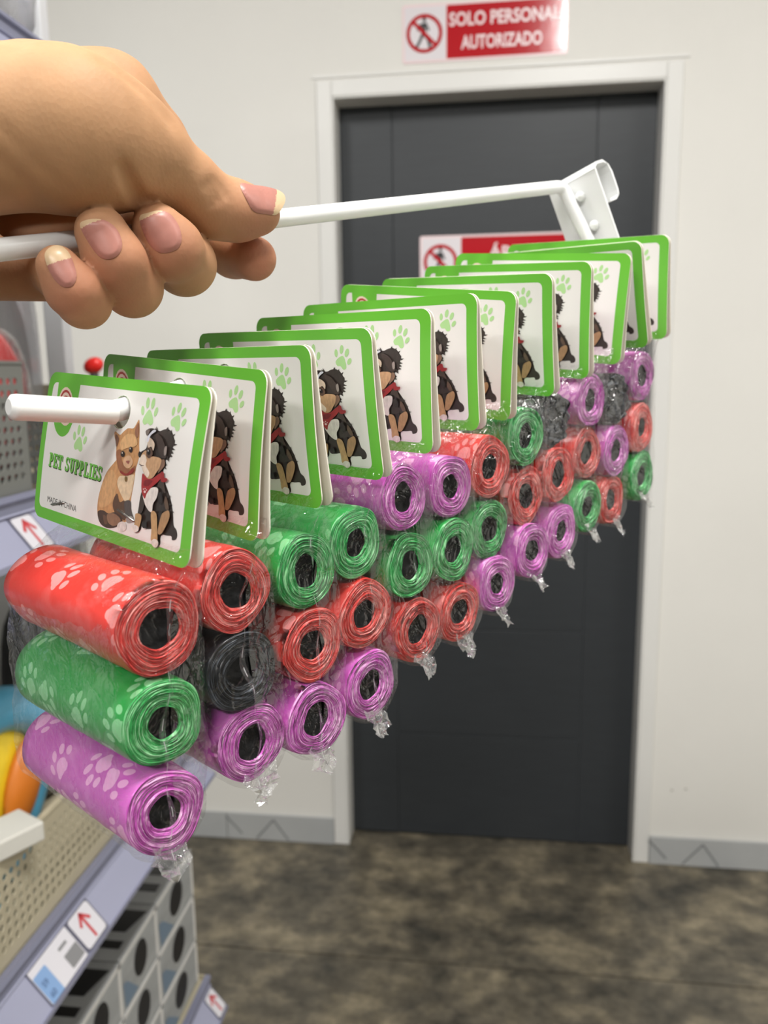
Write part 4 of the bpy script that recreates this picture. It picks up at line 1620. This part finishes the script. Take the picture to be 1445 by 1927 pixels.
    for x, f in ((-0.0004, 1.0), (-0.0025, 0.985), (-0.0055, 0.97)):
        for k in range(n):
            th = 2 * math.pi * k / n
            r = hrad(th) * f
            Vc.append((x, r * math.cos(th), r * math.sin(th)))
    q.add(Vc, [(i * n + k, i * n + (k + 1) % n, (i + 1) * n + (k + 1) % n, (i + 1) * n + k) for i in range(2) for k in range(n)] + [tuple(range(2 * n, 3 * n))], 0, None, True)
    o = q.build('core_tube', core_m)
    cm = o.data
    bpy.data.objects.remove(o)
    return me, cm


ROLLS = [make_roll(s) for s in (3, 8, 11, 17, 23, 29, 31)]
ROLL_CLOSED = make_roll(41, True)

# ------------------------------------------------------------------ clear bags
clear = film_mat('clear_bag_film', (252, 252, 252), 0.005, 0.05, 0.75, 110, gain=0.36)
crimp = film_mat('crimped_bag_film', (250, 250, 250), 0.03, 0.05, 0.6, 260, gain=0.8)


tail_m = film_mat('crumpled_bag_tail', (244, 244, 244), 0.09, 0.05, 0.4, 160, gain=1.1)
dash_m = film_mat('seam_dash_film', (235, 235, 235), 0.5, 0.2, 0.2, 100)


def hull2(pts):
    pts = sorted(set((round(a, 6), round(c, 6)) for a, c in pts))
    def half(ps):
        h = []
        for p in ps:
            while len(h) >= 2 and (h[-1][0] - h[-2][0]) * (p[1] - h[-2][1]) - (h[-1][1] - h[-2][1]) * (p[0] - h[-2][0]) <= 0:
                h.pop()
            h.append(p)
        return h[:-1]
    return half(pts) + half(pts[::-1])


def resample(poly, n):
    P = np.array(poly + [poly[0]])
    s = np.concatenate([[0], np.cumsum(np.linalg.norm(np.diff(P, axis=0), axis=1))])
    t = np.linspace(0, s[-1], n, endpoint=False)
    return np.stack([np.interp(t, s, P[:, 0]), np.interp(t, s, P[:, 1])], 1)


def make_bag(centers, apex, x0, x1, seed):
    """film round the three rolls: centers and apex in (n, z); x0 the visible end, x1 the far end"""
    rnd = random.Random(seed)
    pts = []
    for (cn, cz) in centers:
        pts += ellipse(cn, cz, RR + 0.0009, RR + 0.0009, 0, 28)
    pts += [(apex[0] - 0.0008, apex[1]), (apex[0] + 0.0030, apex[1])]
    n = 96
    P = resample(hull2(pts), n)
    k0 = int(np.argmax(P[:, 1]))
    P = np.roll(P, -k0, axis=0)
    zc = P[:, 1]
    # a line through the roll centres, where the ends are gathered
    zs_ = np.array([apex[1]] + [c[1] for c in centers] + [zc.min()])
    ns_ = np.array([apex[0] + 0.001] + [c[0] for c in centers] + [centers[-1][0]])
    mid = np.interp(-zc, -zs_, ns_)
    NX = 28
    ph = [rnd.uniform(0, 6.28) for _ in range(8)]
    V, Fc = [], []
    rows = []

    def ring(x, q, wr):
        row = []
        for k in range(n):
            a = k / n * 2 * math.pi
            nn = P[k, 0] + (mid[k] - P[k, 0]) * q
            ww = wr * (math.sin(9 * a + ph[0] + x * 260) * 0.5 + math.sin(17 * a + ph[1] - x * 410) * 0.35 + math.sin(31 * a + ph[2] + x * 900) * 0.25 + math.sin(5 * a + ph[3] + x * 150) * 0.4)
            dn_ = P[k, 0] - mid[k]
            sgn = 1 if dn_ >= 0 else -1
            row.append(len(V))
            V.append((x + wr * 0.8 * math.sin(13 * a + ph[4]) * (q > 0), nn + sgn * ww * (1 - q * 0.7), P[k, 1] + ww * 0.25))
        rows.append(row)
    for q_, dx in ((0.97, 0.0034), (0.75, 0.0026), (0.4, 0.0016), (0.12, 0.0008)):
        ring(x0 + dx, q_, 0.0004)
    for i in range(NX + 1):
        t = i / NX
        ring(x0 + (x1 - x0) * t, 0.0, 0.00022 + 0.0004 * (abs(t - 0.5) * 2) ** 3)
    for q_, dx in ((0.25, 0.001), (0.7, 0.003), (0.97, 0.005)):
        ring(x1 - dx, q_, 0.0005)
    for i in range(len(rows) - 1):
        for k in range(n):
            if i > 3 and k in (0, n - 1) and False:
                continue
            k2 = (k + 1) % n
            Fc.append((rows[i][k], rows[i][k2], rows[i + 1][k2], rows[i + 1][k]))
    q = MB()
    q.add(V, Fc, 0, None, True)
    # fin seam down the visible end
    f = MB()
    NZ = 78
    zz_ = np.linspace(apex[1] - 0.006, zc.min() - 0.001, NZ)
    vv = []
    for i, z_ in enumerate(zz_):
        i_ = i * 33 / NZ
        y_ = np.interp(-z_, -zs_, ns_) + 0.0007 * math.sin(i_ * 0.9 + ph[5]) + 0.0010 * math.sin(i_ * 0.31 + ph[6])
        wd = 0.0034 + 0.0008 * math.sin(i_ * 0.7 + ph[7])
        fold = 0.0026 + 0.0008 * math.sin(i_ * 0.5)
        vv += [(x0 + 0.0030, y_, z_), (x0 + 0.0032 + wd * 0.2, y_ - fold * 0.42, z_), (x0 + 0.0033 + wd * 0.24, y_ - fold * 0.55, z_), (x0 + 0.0034 + wd * 0.5, y_ - fold, z_)]
    for j in range(3):
        for dash in (0, 1):
            sel = [i for i in range(NZ - 1) if (j == 1 and i % 6 < 3) == bool(dash)]
            f.add(vv if (j == 0 and dash == 0) else [], [], 0)
            for i in sel:
                f.f.append((4 * i + j, 4 * i + j + 1, 4 * i + j + 5, 4 * i + j + 4))
                f.mi.append(dash)
                f.c.append(None)
                f.sm.append(True)
    # crumpled tail at the lower corner
    t_ = MB()
    zb = zc.min()
    y_ = centers[-1][0]
    nu, nw = 7, 9
    vv = []
    for i in range(nu):
        for j in range(nw):
            s = i / (nu - 1)
            e = j / (nw - 1) - 0.5
            spread = 0.017 * (1 - 0.35 * s)
            vv.append((x0 + 0.003 - 0.006 * (0.5 + e) + 0.006 * s + rnd.gauss(0, 0.0007), y_ + e * spread * 0.9 + rnd.gauss(0, 0.0010), zb + 0.0035 * (1 - s) + 0.006 * abs(e) * (1 - s) - 0.0030 * s * (1 - abs(e)) + rnd.gauss(0, 0.0006)))
    t_.add(vv, [(i * nw + j, i * nw + j + 1, (i + 1) * nw + j + 1, (i + 1) * nw + j) for i in range(nu - 1) for j in range(nw - 1)])
    return q, f, t_


# one entry per pack: place along the wire, turn, swing, lean, roll end offset, roll centres (along the wire, height, measured size)
PACKS = [
    (0.0000, -0.0242, -0.1831, -0.0536, 0.0399, [(-0.0155, -0.0576), (-0.0163, -0.0842), (-0.0174, -0.1105)], ('red', 'green', 'pink')),
    (0.0209, -0.0027, -0.0647, -0.0742, 0.0394, [(-0.0100, -0.0575), (-0.0092, -0.0824), (-0.0059, -0.1065)], ('red', 'black', 'pink')),
    (0.0394, 0.0092, 0.0765, -0.0092, 0.0389, [(-0.0013, -0.0610), (0.0011, -0.0861), (0.0014, -0.1113)], ('green', 'red', 'pink')),
    (0.0650, -0.0122, 0.1280, -0.0203, 0.0384, [(-0.0022, -0.0624), (0.0011, -0.0878), (0.0029, -0.1137)], ('green', 'red', 'pink')),
    (0.0941, -0.0173, 0.0383, -0.0169, 0.0378, [(-0.0075, -0.0565), (-0.0037, -0.0819), (0.0010, -0.1072)], ('pink', 'green', 'red')),
    (0.1207, -0.0118, 0.0646, -0.0156, 0.0373, [(-0.0056, -0.0623), (-0.0048, -0.0867), (0.0002, -0.1126)], ('pink', 'green', 'red')),
    (0.1447, -0.0208, 0.0907, -0.1071, 0.0368, [(-0.0042, -0.0630), (-0.0032, -0.0884), (0.0003, -0.1115)], ('red', 'green', 'pink')),
    (0.1720, 0.0050, 0.1668, -0.0608, 0.0363, [(-0.0062, -0.0588), (-0.0030, -0.0846), (0.0000, -0.1088)], ('green', 'red', 'pink')),
    (0.2032, 0.0144, 0.1254, -0.0738, 0.0358, [(-0.0135, -0.0609), (-0.0100, -0.0852), (-0.0055, -0.1117)], ('black', 'red', 'pink')),
    (0.2332, -0.1022, 0.0398, -0.0930, 0.0352, [(-0.0130, -0.0608), (-0.0120, -0.0852), (-0.0118, -0.1105)], ('pink', 'red', 'green')),
    (0.2493, 0.0068, 0.2934, -0.0316, 0.0347, [(-0.0025, -0.0650), (-0.0010, -0.0900), (-0.0020, -0.1145)], ('black', 'pink', 'red')),
    (0.2769, 0.0060, 0.1635, -0.0598, 0.0342, [(-0.0035, -0.0610), (-0.0014, -0.0870), (0.0010, -0.1123)], ('pink', 'red', 'green')),
]
ORD = ('first', 'second', 'third', 'fourth', 'fifth', 'sixth', 'seventh', 'eighth', 'ninth', 'tenth', 'eleventh', 'twelfth')
BASE = Matrix(((wv[0], nv[0], 0, 0), (wv[1], nv[1], 0, 0), (wv[2], nv[2], 1, 0), (0, 0, 0, 1)))
rr = random.Random(5)
for pi, (s, turn, swing, lean, xoff, cen, cols) in enumerate(PACKS):
    O = P1 + s * dv
    where = 'nearest the wire tip' if pi == 0 else ('against the back plate' if pi == 11 else 'counted from the wire tip')
    root = tag(empty('waste_bag_pack', tuple(O)), f'{ORD[pi]} pet waste bag pack {where}, {cols[0]} over {cols[1]} over {cols[2]} roll', 'bag pack', 'pet waste bag packs hanging on the hook')
    root.rotation_euler = BASE.to_euler()
    # header card: turned, swung and leaned about the wire
    y = HY + turn
    wl = Vector((math.cos(y), -math.sin(y), 0))
    nl = Vector((math.sin(y), math.cos(y), 0))
    ul = Vector((0, 0, 1))
    u2 = math.cos(swing) * ul - math.sin(swing) * nl
    n2 = math.cos(swing) * nl + math.sin(swing) * ul
    w2_ = math.cos(lean) * wl + math.sin(lean) * u2
    u3 = math.cos(lean) * u2 - math.sin(lean) * wl
    CM = BASE.inverted() @ Matrix(((w2_.x, n2.x, u3.x, 0), (w2_.y, n2.y, u3.y, 0), (w2_.z, n2.z, u3.z, 0), (0, 0, 0, 1)))
    front = None
    for nm, key, par in CARD_TREE:
        o = link(nm, CARD_MESH[key], front if par == 0 else root)
        if par is None:
            o.matrix_local = CM
        if key == 'front':
            front = o
    # rolls
    for k in range(3):
        closed = (pi in (8, 10) and cols[k] == 'black')
        me, cm = ROLL_CLOSED if closed else ROLLS[(pi * 3 + k * 2 + (pi // 4)) % len(ROLLS)]
        o = link('bag_roll', me, root)
        for si in range(2):
            o.material_slots[si].link = 'OBJECT'
            o.material_slots[si].material = ROLL_MAT[cols[k]][si]
        sz = 1.06 if (pi == 0 and k == 0) else rr.uniform(0.97, 1.01)
        o.location = (xoff + rr.uniform(-0.0012, 0.0008), cen[k][0], cen[k][1])
        o.rotation_euler = (rr.uniform(0, 6.28), rr.uniform(-0.02, 0.02), rr.uniform(-0.015, 0.015))
        o.scale = (1, sz, sz)
        o['label'] = f'roll of {cols[k]} pet waste bags'
        if cm is not None:
            link('core_tube', cm, o)
    # clear bag, closed between the two cards
    apex_l = CM @ Vector((0, 0.0002, HZ - H + 0.004))
    bagq, fin, tail = make_bag(cen, (apex_l.y, apex_l.z), xoff + 0.0006, xoff - LR - 0.0012, 100 + pi)
    bg_ = bagq.build('clear_bag', clear, root)
    fin.build('fin_seam', [crimp, dash_m], bg_)
    tail.build('crimped_tail', tail_m, bg_)

# ------------------------------------------------------------------ hand
# The hand is modelled as one smooth-blended solid (distance field) in camera-aligned axes and meshed once.
def hp(u, v, z):
    return np.array([(u - CX) / F * z, (v - CY) / F * z, z])


def cone(P, a, b_, ra, rb):
    ba = b_ - a
    t = np.clip(((P - a) @ ba) / (ba @ ba), 0, 1)
    return np.linalg.norm(P - a - t[..., None] * ba, axis=-1) - (ra + (rb - ra) * t)


def smin(a, b_, k):
    h = np.clip(0.5 + 0.5 * (b_ - a) / k, 0, 1)
    return b_ + (a - b_) * h - k * h * (1 - h)


def J(u, v, z, r):
    return (hp(u, v, z), r * z / F)


HAND = {
    'thumb': ([J(170, 258, 0.243, 108), J(288, 296, 0.258, 67), J(350, 345, 0.268, 58), J(402, 389, 0.277, 54), J(450, 398, 0.283, 50), J(490, 402, 0.286, 37)], 0.005),
    'index': ([J(330, 330, 0.305, 52), J(398, 452, 0.328, 47), J(440, 474, 0.314, 45), J(479, 487, 0.299, 41)], 0.004),
    'middle': ([J(320, 385, 0.325, 54), J(347, 497, 0.276, 55), J(322, 466, 0.2600, 55), J(296, 430, 0.2560, 47)], 0.004),
    'ring': ([J(230, 385, 0.310, 52), J(249, 540, 0.260, 52), J(216, 490, 0.2475, 53), J(191, 438, 0.2445, 49)], 0.004),
    'pinky': ([J(80, 492, 0.308, 44), J(158, 567, 0.249, 46), J(136, 545, 0.2400, 46), J(109, 502, 0.2370, 40)], 0.004),
}
PALM = [  # blended body of the hand: thenar, metacarpal ridge, palm, heel, wrist, forearm
    (J(-90, 242, 0.226, 138), J(120, 248, 0.240, 132), 0.010),
    (J(120, 248, 0.240, 132), J(205, 270, 0.249, 117), 0.010),
    (J(60, 204, 0.250, 112), J(205, 205, 0.268, 88), 0.010),
    (J(205, 205, 0.268, 88), J(288, 266, 0.285, 52), 0.010),
    (J(288, 266, 0.285, 52), J(345, 335, 0.296, 40), 0.010),
    (J(-60, 372, 0.326, 112), J(220, 370, 0.334, 86), 0.006),
    (J(220, 370, 0.334, 86), J(330, 350, 0.326, 60), 0.008),
    (J(-160, 500, 0.286, 62), J(80, 516, 0.296, 50), 0.006),
    (J(-80, 452, 0.318, 88), J(250, 452, 0.330, 74), 0.006),
    (J(-120, 262, 0.288, 118), J(205, 262, 0.302, 88), 0.006),
    (J(205, 262, 0.302, 88), J(300, 300, 0.306, 62), 0.006),
    (J(-420, 300, 0.240, 165), J(-90, 246, 0.232, 140), 0.012),
    (J(-420, 430, 0.255, 150), J(-140, 440, 0.284, 110), 0.012),
    (J(-900, 440, 0.235, 215), J(-420, 350, 0.246, 185), 0.02),
]
CREASES = []       # grooves: list of (polyline in camera axes, depth, width)


def sd_palm(P):
    d = None
    for a, b_, k in PALM:
        e = cone(P, a[0], b_[0], a[1], b_[1])
        d = e if d is None else smin(d, e, k)
    return d


def sd_finger(P, name):
    ch, k = HAND[name]
    d = None
    for (a, ra), (b_, rb) in zip(ch[:-1], ch[1:]):
        e = cone(P, a, b_, ra, rb)
        d = e if d is None else smin(d, e, k)
    return d


def sd_hand(P):
    d = smin(sd_palm(P), sd_finger(P, 'thumb'), 0.010)
    g = None
    for f in ('index', 'middle', 'ring', 'pinky'):
        e = sd_finger(P, f)
        g = e if g is None else smin(g, e, 0.0005)
    d = smin(d, g, 0.0007)
    for pts, dep, wid in CREASES:
        m_ = None
        for a, b_ in zip(pts[:-1], pts[1:]):
            e = cone(P, a, b_, 0, 0)
            m_ = e if m_ is None else np.minimum(m_, e)
        d = d + dep * np.exp(-(m_ / wid) ** 2)
    return d


def on_hand(u, v, z0=0.19, z1=0.36):
    """where the sight line through a pixel meets the hand"""
    d = np.array([(u - CX) / F, (v - CY) / F, 1.0])
    z = z0
    for _ in range(80):
        s = float(sd_hand((d * z)[None])[0])
        z += s * 0.8
        if s < 2e-5 or z > z1:
            break
    return d * z


def groove(px, dep, wid):
    pts = [on_hand(*p) for p in px]
    return (pts, dep, wid)


CREASES_NEW = [
    groove([(200, 118), (240, 148), (282, 182), (318, 225)], 0.0009, 0.0030),       # fold along the thumb web
    groove([(232, 318), (248, 350), (262, 380)], 0.0032, 0.0020),                    # fold at the base of the thumb
    groove([(246, 352), (270, 372), (284, 378)], 0.0008, 0.0016),
    groove([(395, 345), (408, 362), (411, 378)], 0.0013, 0.0014),                    # thumb joint
    groove([(403, 338), (418, 352), (424, 368)], 0.0010, 0.0013),
    groove([(386, 352), (397, 368), (399, 386)], 0.0007, 0.0014),
    groove([(0, 300), (45, 345), (80, 392)], 0.0006, 0.0025),
    groove([(0, 240), (60, 300), (118, 350)], 0.0004, 0.0022),
]
CREASES = CREASES_NEW


def surface_nets(f, lo, h, shape):
    """vertices and quads of the zero level of f on a regular grid"""
    ax = [lo[i] + h * np.arange(shape[i]) for i in range(3)]
    G = np.empty(shape, dtype=np.float32)
    for i in range(shape[0]):
        P = np.empty((shape[1], shape[2], 3))
        P[..., 0] = ax[0][i]
        P[..., 1] = ax[1][:, None]
        P[..., 2] = ax[2][None, :]
        G[i] = f(P)
    ins = G < 0
    c = np.zeros(tuple(s - 1 for s in shape), dtype=np.int8)
    for a in (0, 1):
        for b_ in (0, 1):
            for d in (0, 1):
                c += ins[a:shape[0] - 1 + a, b_:shape[1] - 1 + b_, d:shape[2] - 1 + d]
    act = np.argwhere((c > 0) & (c < 8))
    idx = -np.ones(c.shape, dtype=np.int64)
    idx[tuple(act.T)] = np.arange(len(act))
    corner = np.array([(a, b_, d) for a in (0, 1) for b_ in (0, 1) for d in (0, 1)])
    val = np.stack([G[tuple((act + k).T)] for k in corner], 1)
    acc = np.zeros((len(act), 3))
    cnt = np.zeros(len(act))
    for i in range(8):
        for j in range(i + 1, 8):
            if np.abs(corner[i] - corner[j]).sum() != 1:
                continue
            m_ = (val[:, i] < 0) != (val[:, j] < 0)
            t = np.where(m_, val[:, i] / np.where(m_, val[:, i] - val[:, j], 1), 0)
            acc += np.where(m_[:, None], corner[i] + t[:, None] * (corner[j] - corner[i]), 0)
            cnt += m_
    V = np.asarray(lo) + h * (act + acc / cnt[:, None])
    quads = []
    for axis in range(3):
        o1, o2 = [(1, 2), (2, 0), (0, 1)][axis]
        sl0 = [slice(None)] * 3
        sl1 = [slice(None)] * 3
        sl0[axis] = slice(0, shape[axis] - 1)
        sl1[axis] = slice(1, shape[axis])
        ch = ins[tuple(sl0)] != ins[tuple(sl1)]
        e = np.argwhere(ch)
        ok = (e[:, o1] > 0) & (e[:, o2] > 0) & (e[:, o1] < shape[o1] - 1) & (e[:, o2] < shape[o2] - 1)
        e = e[ok]
        flip = ins[tuple(e.T)]
        def cell(d1, d2):
            k = e.copy()
            k[:, o1] -= d1
            k[:, o2] -= d2
            return idx[tuple(k.T)]
        qd = np.stack([cell(0, 0), cell(1, 0), cell(1, 1), cell(0, 1)], 1)
        qd[~flip] = qd[~flip][:, ::-1]
        quads.append(qd)
    return V, np.concatenate(quads)


def skin_material():
    m = bpy.data.materials.new('tan_skin')
    m.use_nodes = True
    nt = m.node_tree
    bs = nt.nodes['Principled BSDF']
    L = nt.links.new
    a = nt.nodes.new('ShaderNodeVertexColor')
    a.layer_name = 'Col'
    tc = nt.nodes.new('ShaderNodeTexCoord')
    n = nt.nodes.new('ShaderNodeTexNoise')
    n.inputs['Scale'].default_value = 70
    n.inputs['Detail'].default_value = 5
    L(tc.outputs['Object'], n.inputs['Vector'])
    r = nt.nodes.new('ShaderNodeMapRange')
    r.inputs['From Min'].default_value = 0.3
    r.inputs['From Max'].default_value = 0.7
    r.inputs['To Min'].default_value = 0.90
    r.inputs['To Max'].default_value = 1.08
    L(n.outputs['Fac'], r.inputs['Value'])
    mx = nt.nodes.new('ShaderNodeMix')
    mx.data_type = 'RGBA'
    mx.blend_type = 'MULTIPLY'
    mx.inputs[0].default_value = 1
    L(a.outputs['Color'], mx.inputs[6])
    L(r.outputs['Result'], mx.inputs[7])
    L(mx.outputs[2], bs.inputs['Base Color'])
    bs.inputs['Roughness'].default_value = 0.6
    bs.inputs['Specular IOR Level'].default_value = 0.28
    bs.inputs['Subsurface Weight'].default_value = 0.08
    bs.inputs['Subsurface Scale'].default_value = 0.004
    bs.inputs['Subsurface Radius'].default_value = (1.0, 0.35, 0.2)
    v = nt.nodes.new('ShaderNodeTexVoronoi')
    v.inputs['Scale'].default_value = 1100
    mp = nt.nodes.new('ShaderNodeMapping')
    mp.inputs['Scale'].default_value = (1.0, 0.45, 0.6)
    mp.inputs['Rotation'].default_value = (0, 0, 0.9)
    L(tc.outputs['Object'], mp.inputs['Vector'])
    L(mp.outputs['Vector'], v.inputs['Vector'])
    n2 = nt.nodes.new('ShaderNodeTexNoise')
    n2.inputs['Scale'].default_value = 130
    n2.inputs['Detail'].default_value = 5
    L(mp.outputs['Vector'], n2.inputs['Vector'])
    ad = nt.nodes.new('ShaderNodeMath')
    ad.operation = 'MULTIPLY_ADD'
    L(v.outputs['Distance'], ad.inputs[0])
    ad.inputs[1].default_value = 0.16
    L(n2.outputs['Fac'], ad.inputs[2])
    bp = nt.nodes.new('ShaderNodeBump')
    bp.inputs['Strength'].default_value = 0.26
    bp.inputs['Distance'].default_value = 0.0012
    L(ad.outputs[0], bp.inputs['Height'])
    L(bp.outputs['Normal'], bs.inputs['Normal'])
    return m


_h3 = 0.0009
_lo = np.array([-0.275, -0.160, 0.185])
_hi = np.array([-0.030, -0.040, 0.365])
_shape = tuple(int(s) for s in np.ceil((_hi - _lo) / _h3))
HVc, HQ = surface_nets(sd_hand, _lo, _h3, _shape)
for _ in range(2):                               # soften pinched cells in the creases between fingers
    acc_, cnt_ = np.zeros_like(HVc), np.zeros(len(HVc))
    for i_, j_ in ((0, 1), (1, 2), (2, 3), (3, 0)):
        for a_, b_ in ((HQ[:, i_], HQ[:, j_]), (HQ[:, j_], HQ[:, i_])):
            np.add.at(acc_, a_, HVc[b_])
            np.add.at(cnt_, a_, 1)
    HVc = np.where(cnt_[:, None] > 0, 0.5 * HVc + 0.5 * acc_ / np.maximum(cnt_, 1)[:, None], HVc)
HVw = HVc @ RC.T + CAM
wrist_at = Vector(tuple(at_depth(-200, 330, 0.25)))
me = bpy.data.meshes.new('person')
me.from_pydata([tuple(p) for p in (HVw - np.array(wrist_at))], [], [tuple(int(i) for i in f) for f in HQ])
me.materials.append(skin_material())
me.polygons.foreach_set('use_smooth', [True] * len(HQ))
# skin tone: tan, yellower on the thenar, redder on the finger pads and knuckles
base = np.array(lin((181, 136, 101))[:3])
ruddy = np.array(lin((170, 108, 86))[:3])
pale = np.array(lin((188, 146, 106))[:3])
colr = np.tile(base, (len(HVc), 1))
def toward(cen, rad, c, amt):
    global colr
    w_ = amt * np.exp(-(np.linalg.norm(HVc - cen, axis=1) / rad) ** 2)
    colr = colr * (1 - w_[:, None]) + c * w_[:, None]
toward(hp(60, 180, 0.225), 0.040, pale, 0.8)
for u_, v_, z_, a_ in ((485, 490, 0.295, 0.75), (330, 480, 0.255, 0.6), (215, 500, 0.243, 0.5), (135, 555, 0.235, 0.6), (470, 430, 0.28, 0.5)):
    toward(hp(u_, v_, z_), 0.013, ruddy, a_)
at = me.color_attributes.new('Col', 'FLOAT_COLOR', 'POINT')
cc = np.ones((len(HVc), 4), dtype=np.float32)
cc[:, :3] = colr
at.data.foreach_set('color', cc.ravel())
me.update()
hand = link('person', me)
hand.location = wrist_at
tag(hand, 'bare left hand with closed fingers gripping the upper wire of the white hook', 'person')

# finger nails: curved plates lying on the finger backs
nail_m = mat('pink_nail', (174, 118, 106), 0.4, 0.4, noise=0.06, nscale=300)
tip_m = mat('pale_nail_edge', (206, 178, 142), 0.35, 0.5)
NAILS = [  # outline in pixels: base to free edge, and how much of the nail is pale free edge
    ('thumb', [(452, 346), (478, 348), (505, 352), (528, 360), (537, 372), (533, 388), (520, 404), (500, 403), (478, 398), (464, 376)], (466, 372), (534, 380), 0.22),
    ('middle', [(262, 410), (280, 400), (302, 396), (322, 404), (336, 424), (342, 448), (336, 466), (318, 475), (296, 474), (276, 452)], (314, 472), (286, 400), 0.05),
    ('ring', [(150, 424), (162, 414), (186, 412), (208, 420), (224, 438), (230, 462), (222, 480), (204, 488), (186, 482), (166, 456)], (206, 486), (178, 414), 0.04),
    ('pinky', [(84, 478), (96, 464), (114, 462), (130, 476), (140, 500), (144, 522), (136, 538), (120, 540), (104, 528), (90, 504)], (124, 538), (100, 466), 0.36),
]


def hand_hits(px):
    """sight lines through many pixels: hit points and whether they met the hand"""
    d = np.array([[(u - CX) / F, (v - CY) / F, 1.0] for u, v in px])
    z = np.full(len(d), 0.2)
    for _ in range(60):
        sd = sd_hand(d * z[:, None])
        z = np.minimum(z + sd * 0.85, 0.4)
    return d, z, np.abs(sd) < 2e-4


for nm, outl, bs_, tp_, fe in NAILS:
    loop = spline(outl, 5)
    vs, fs = tri2d(loop, (), 3.0)
    px = np.array(vs)
    ax_ = np.array(tp_, float) - np.array(bs_, float)
    ln = np.linalg.norm(ax_)
    ax_ /= ln
    d, z, ok = hand_hits(vs)
    ok &= z < np.median(z) + 0.008
    c0_ = px.mean(0)
    q_ = (px - c0_) / 40.0
    A_ = np.stack([np.ones(len(q_)), q_[:, 0], q_[:, 1], q_[:, 0] ** 2, q_[:, 0] * q_[:, 1], q_[:, 1] ** 2], 1)
    co, *_ = np.linalg.lstsq(A_[ok], z[ok], rcond=None)
    zf = A_ @ co                                   # one smooth curved plate through the finger back
    rim = np.min(np.linalg.norm(px[:, None] - np.array(loop)[None], axis=2), axis=1)
    s_ = ((px - np.array(bs_)) @ ax_) / ln
    zz_ = np.where(ok, np.minimum(z, zf + 0.0006), zf)
    zz_ = 0.5 * zz_ + 0.5 * np.minimum(zf, zz_)
    lift = 0.0001 + 0.0006 * np.minimum(1, rim / 8.0) + 0.0006 * np.maximum(0, s_ - 0.75)
    V = (d * (zz_ - lift)[:, None]) @ RC.T + CAM - np.array(wrist_at)
    q = MB()
    q.v = [tuple(p) for p in V]
    for f in fs:
        c = px[list(f)].mean(0)
        e_ = ((c - np.array(bs_)) @ ax_) / ln
        cross_ = abs((c - np.array(bs_)) @ np.array([-ax_[1], ax_[0]])) / ln
        q.f.append(tuple(f))
        q.mi.append(1 if e_ > 1 - fe - 0.25 * cross_ ** 2 else 0)
        q.c.append(None)
        q.sm.append(True)
    q.build('fingernail', [nail_m, tip_m], hand)
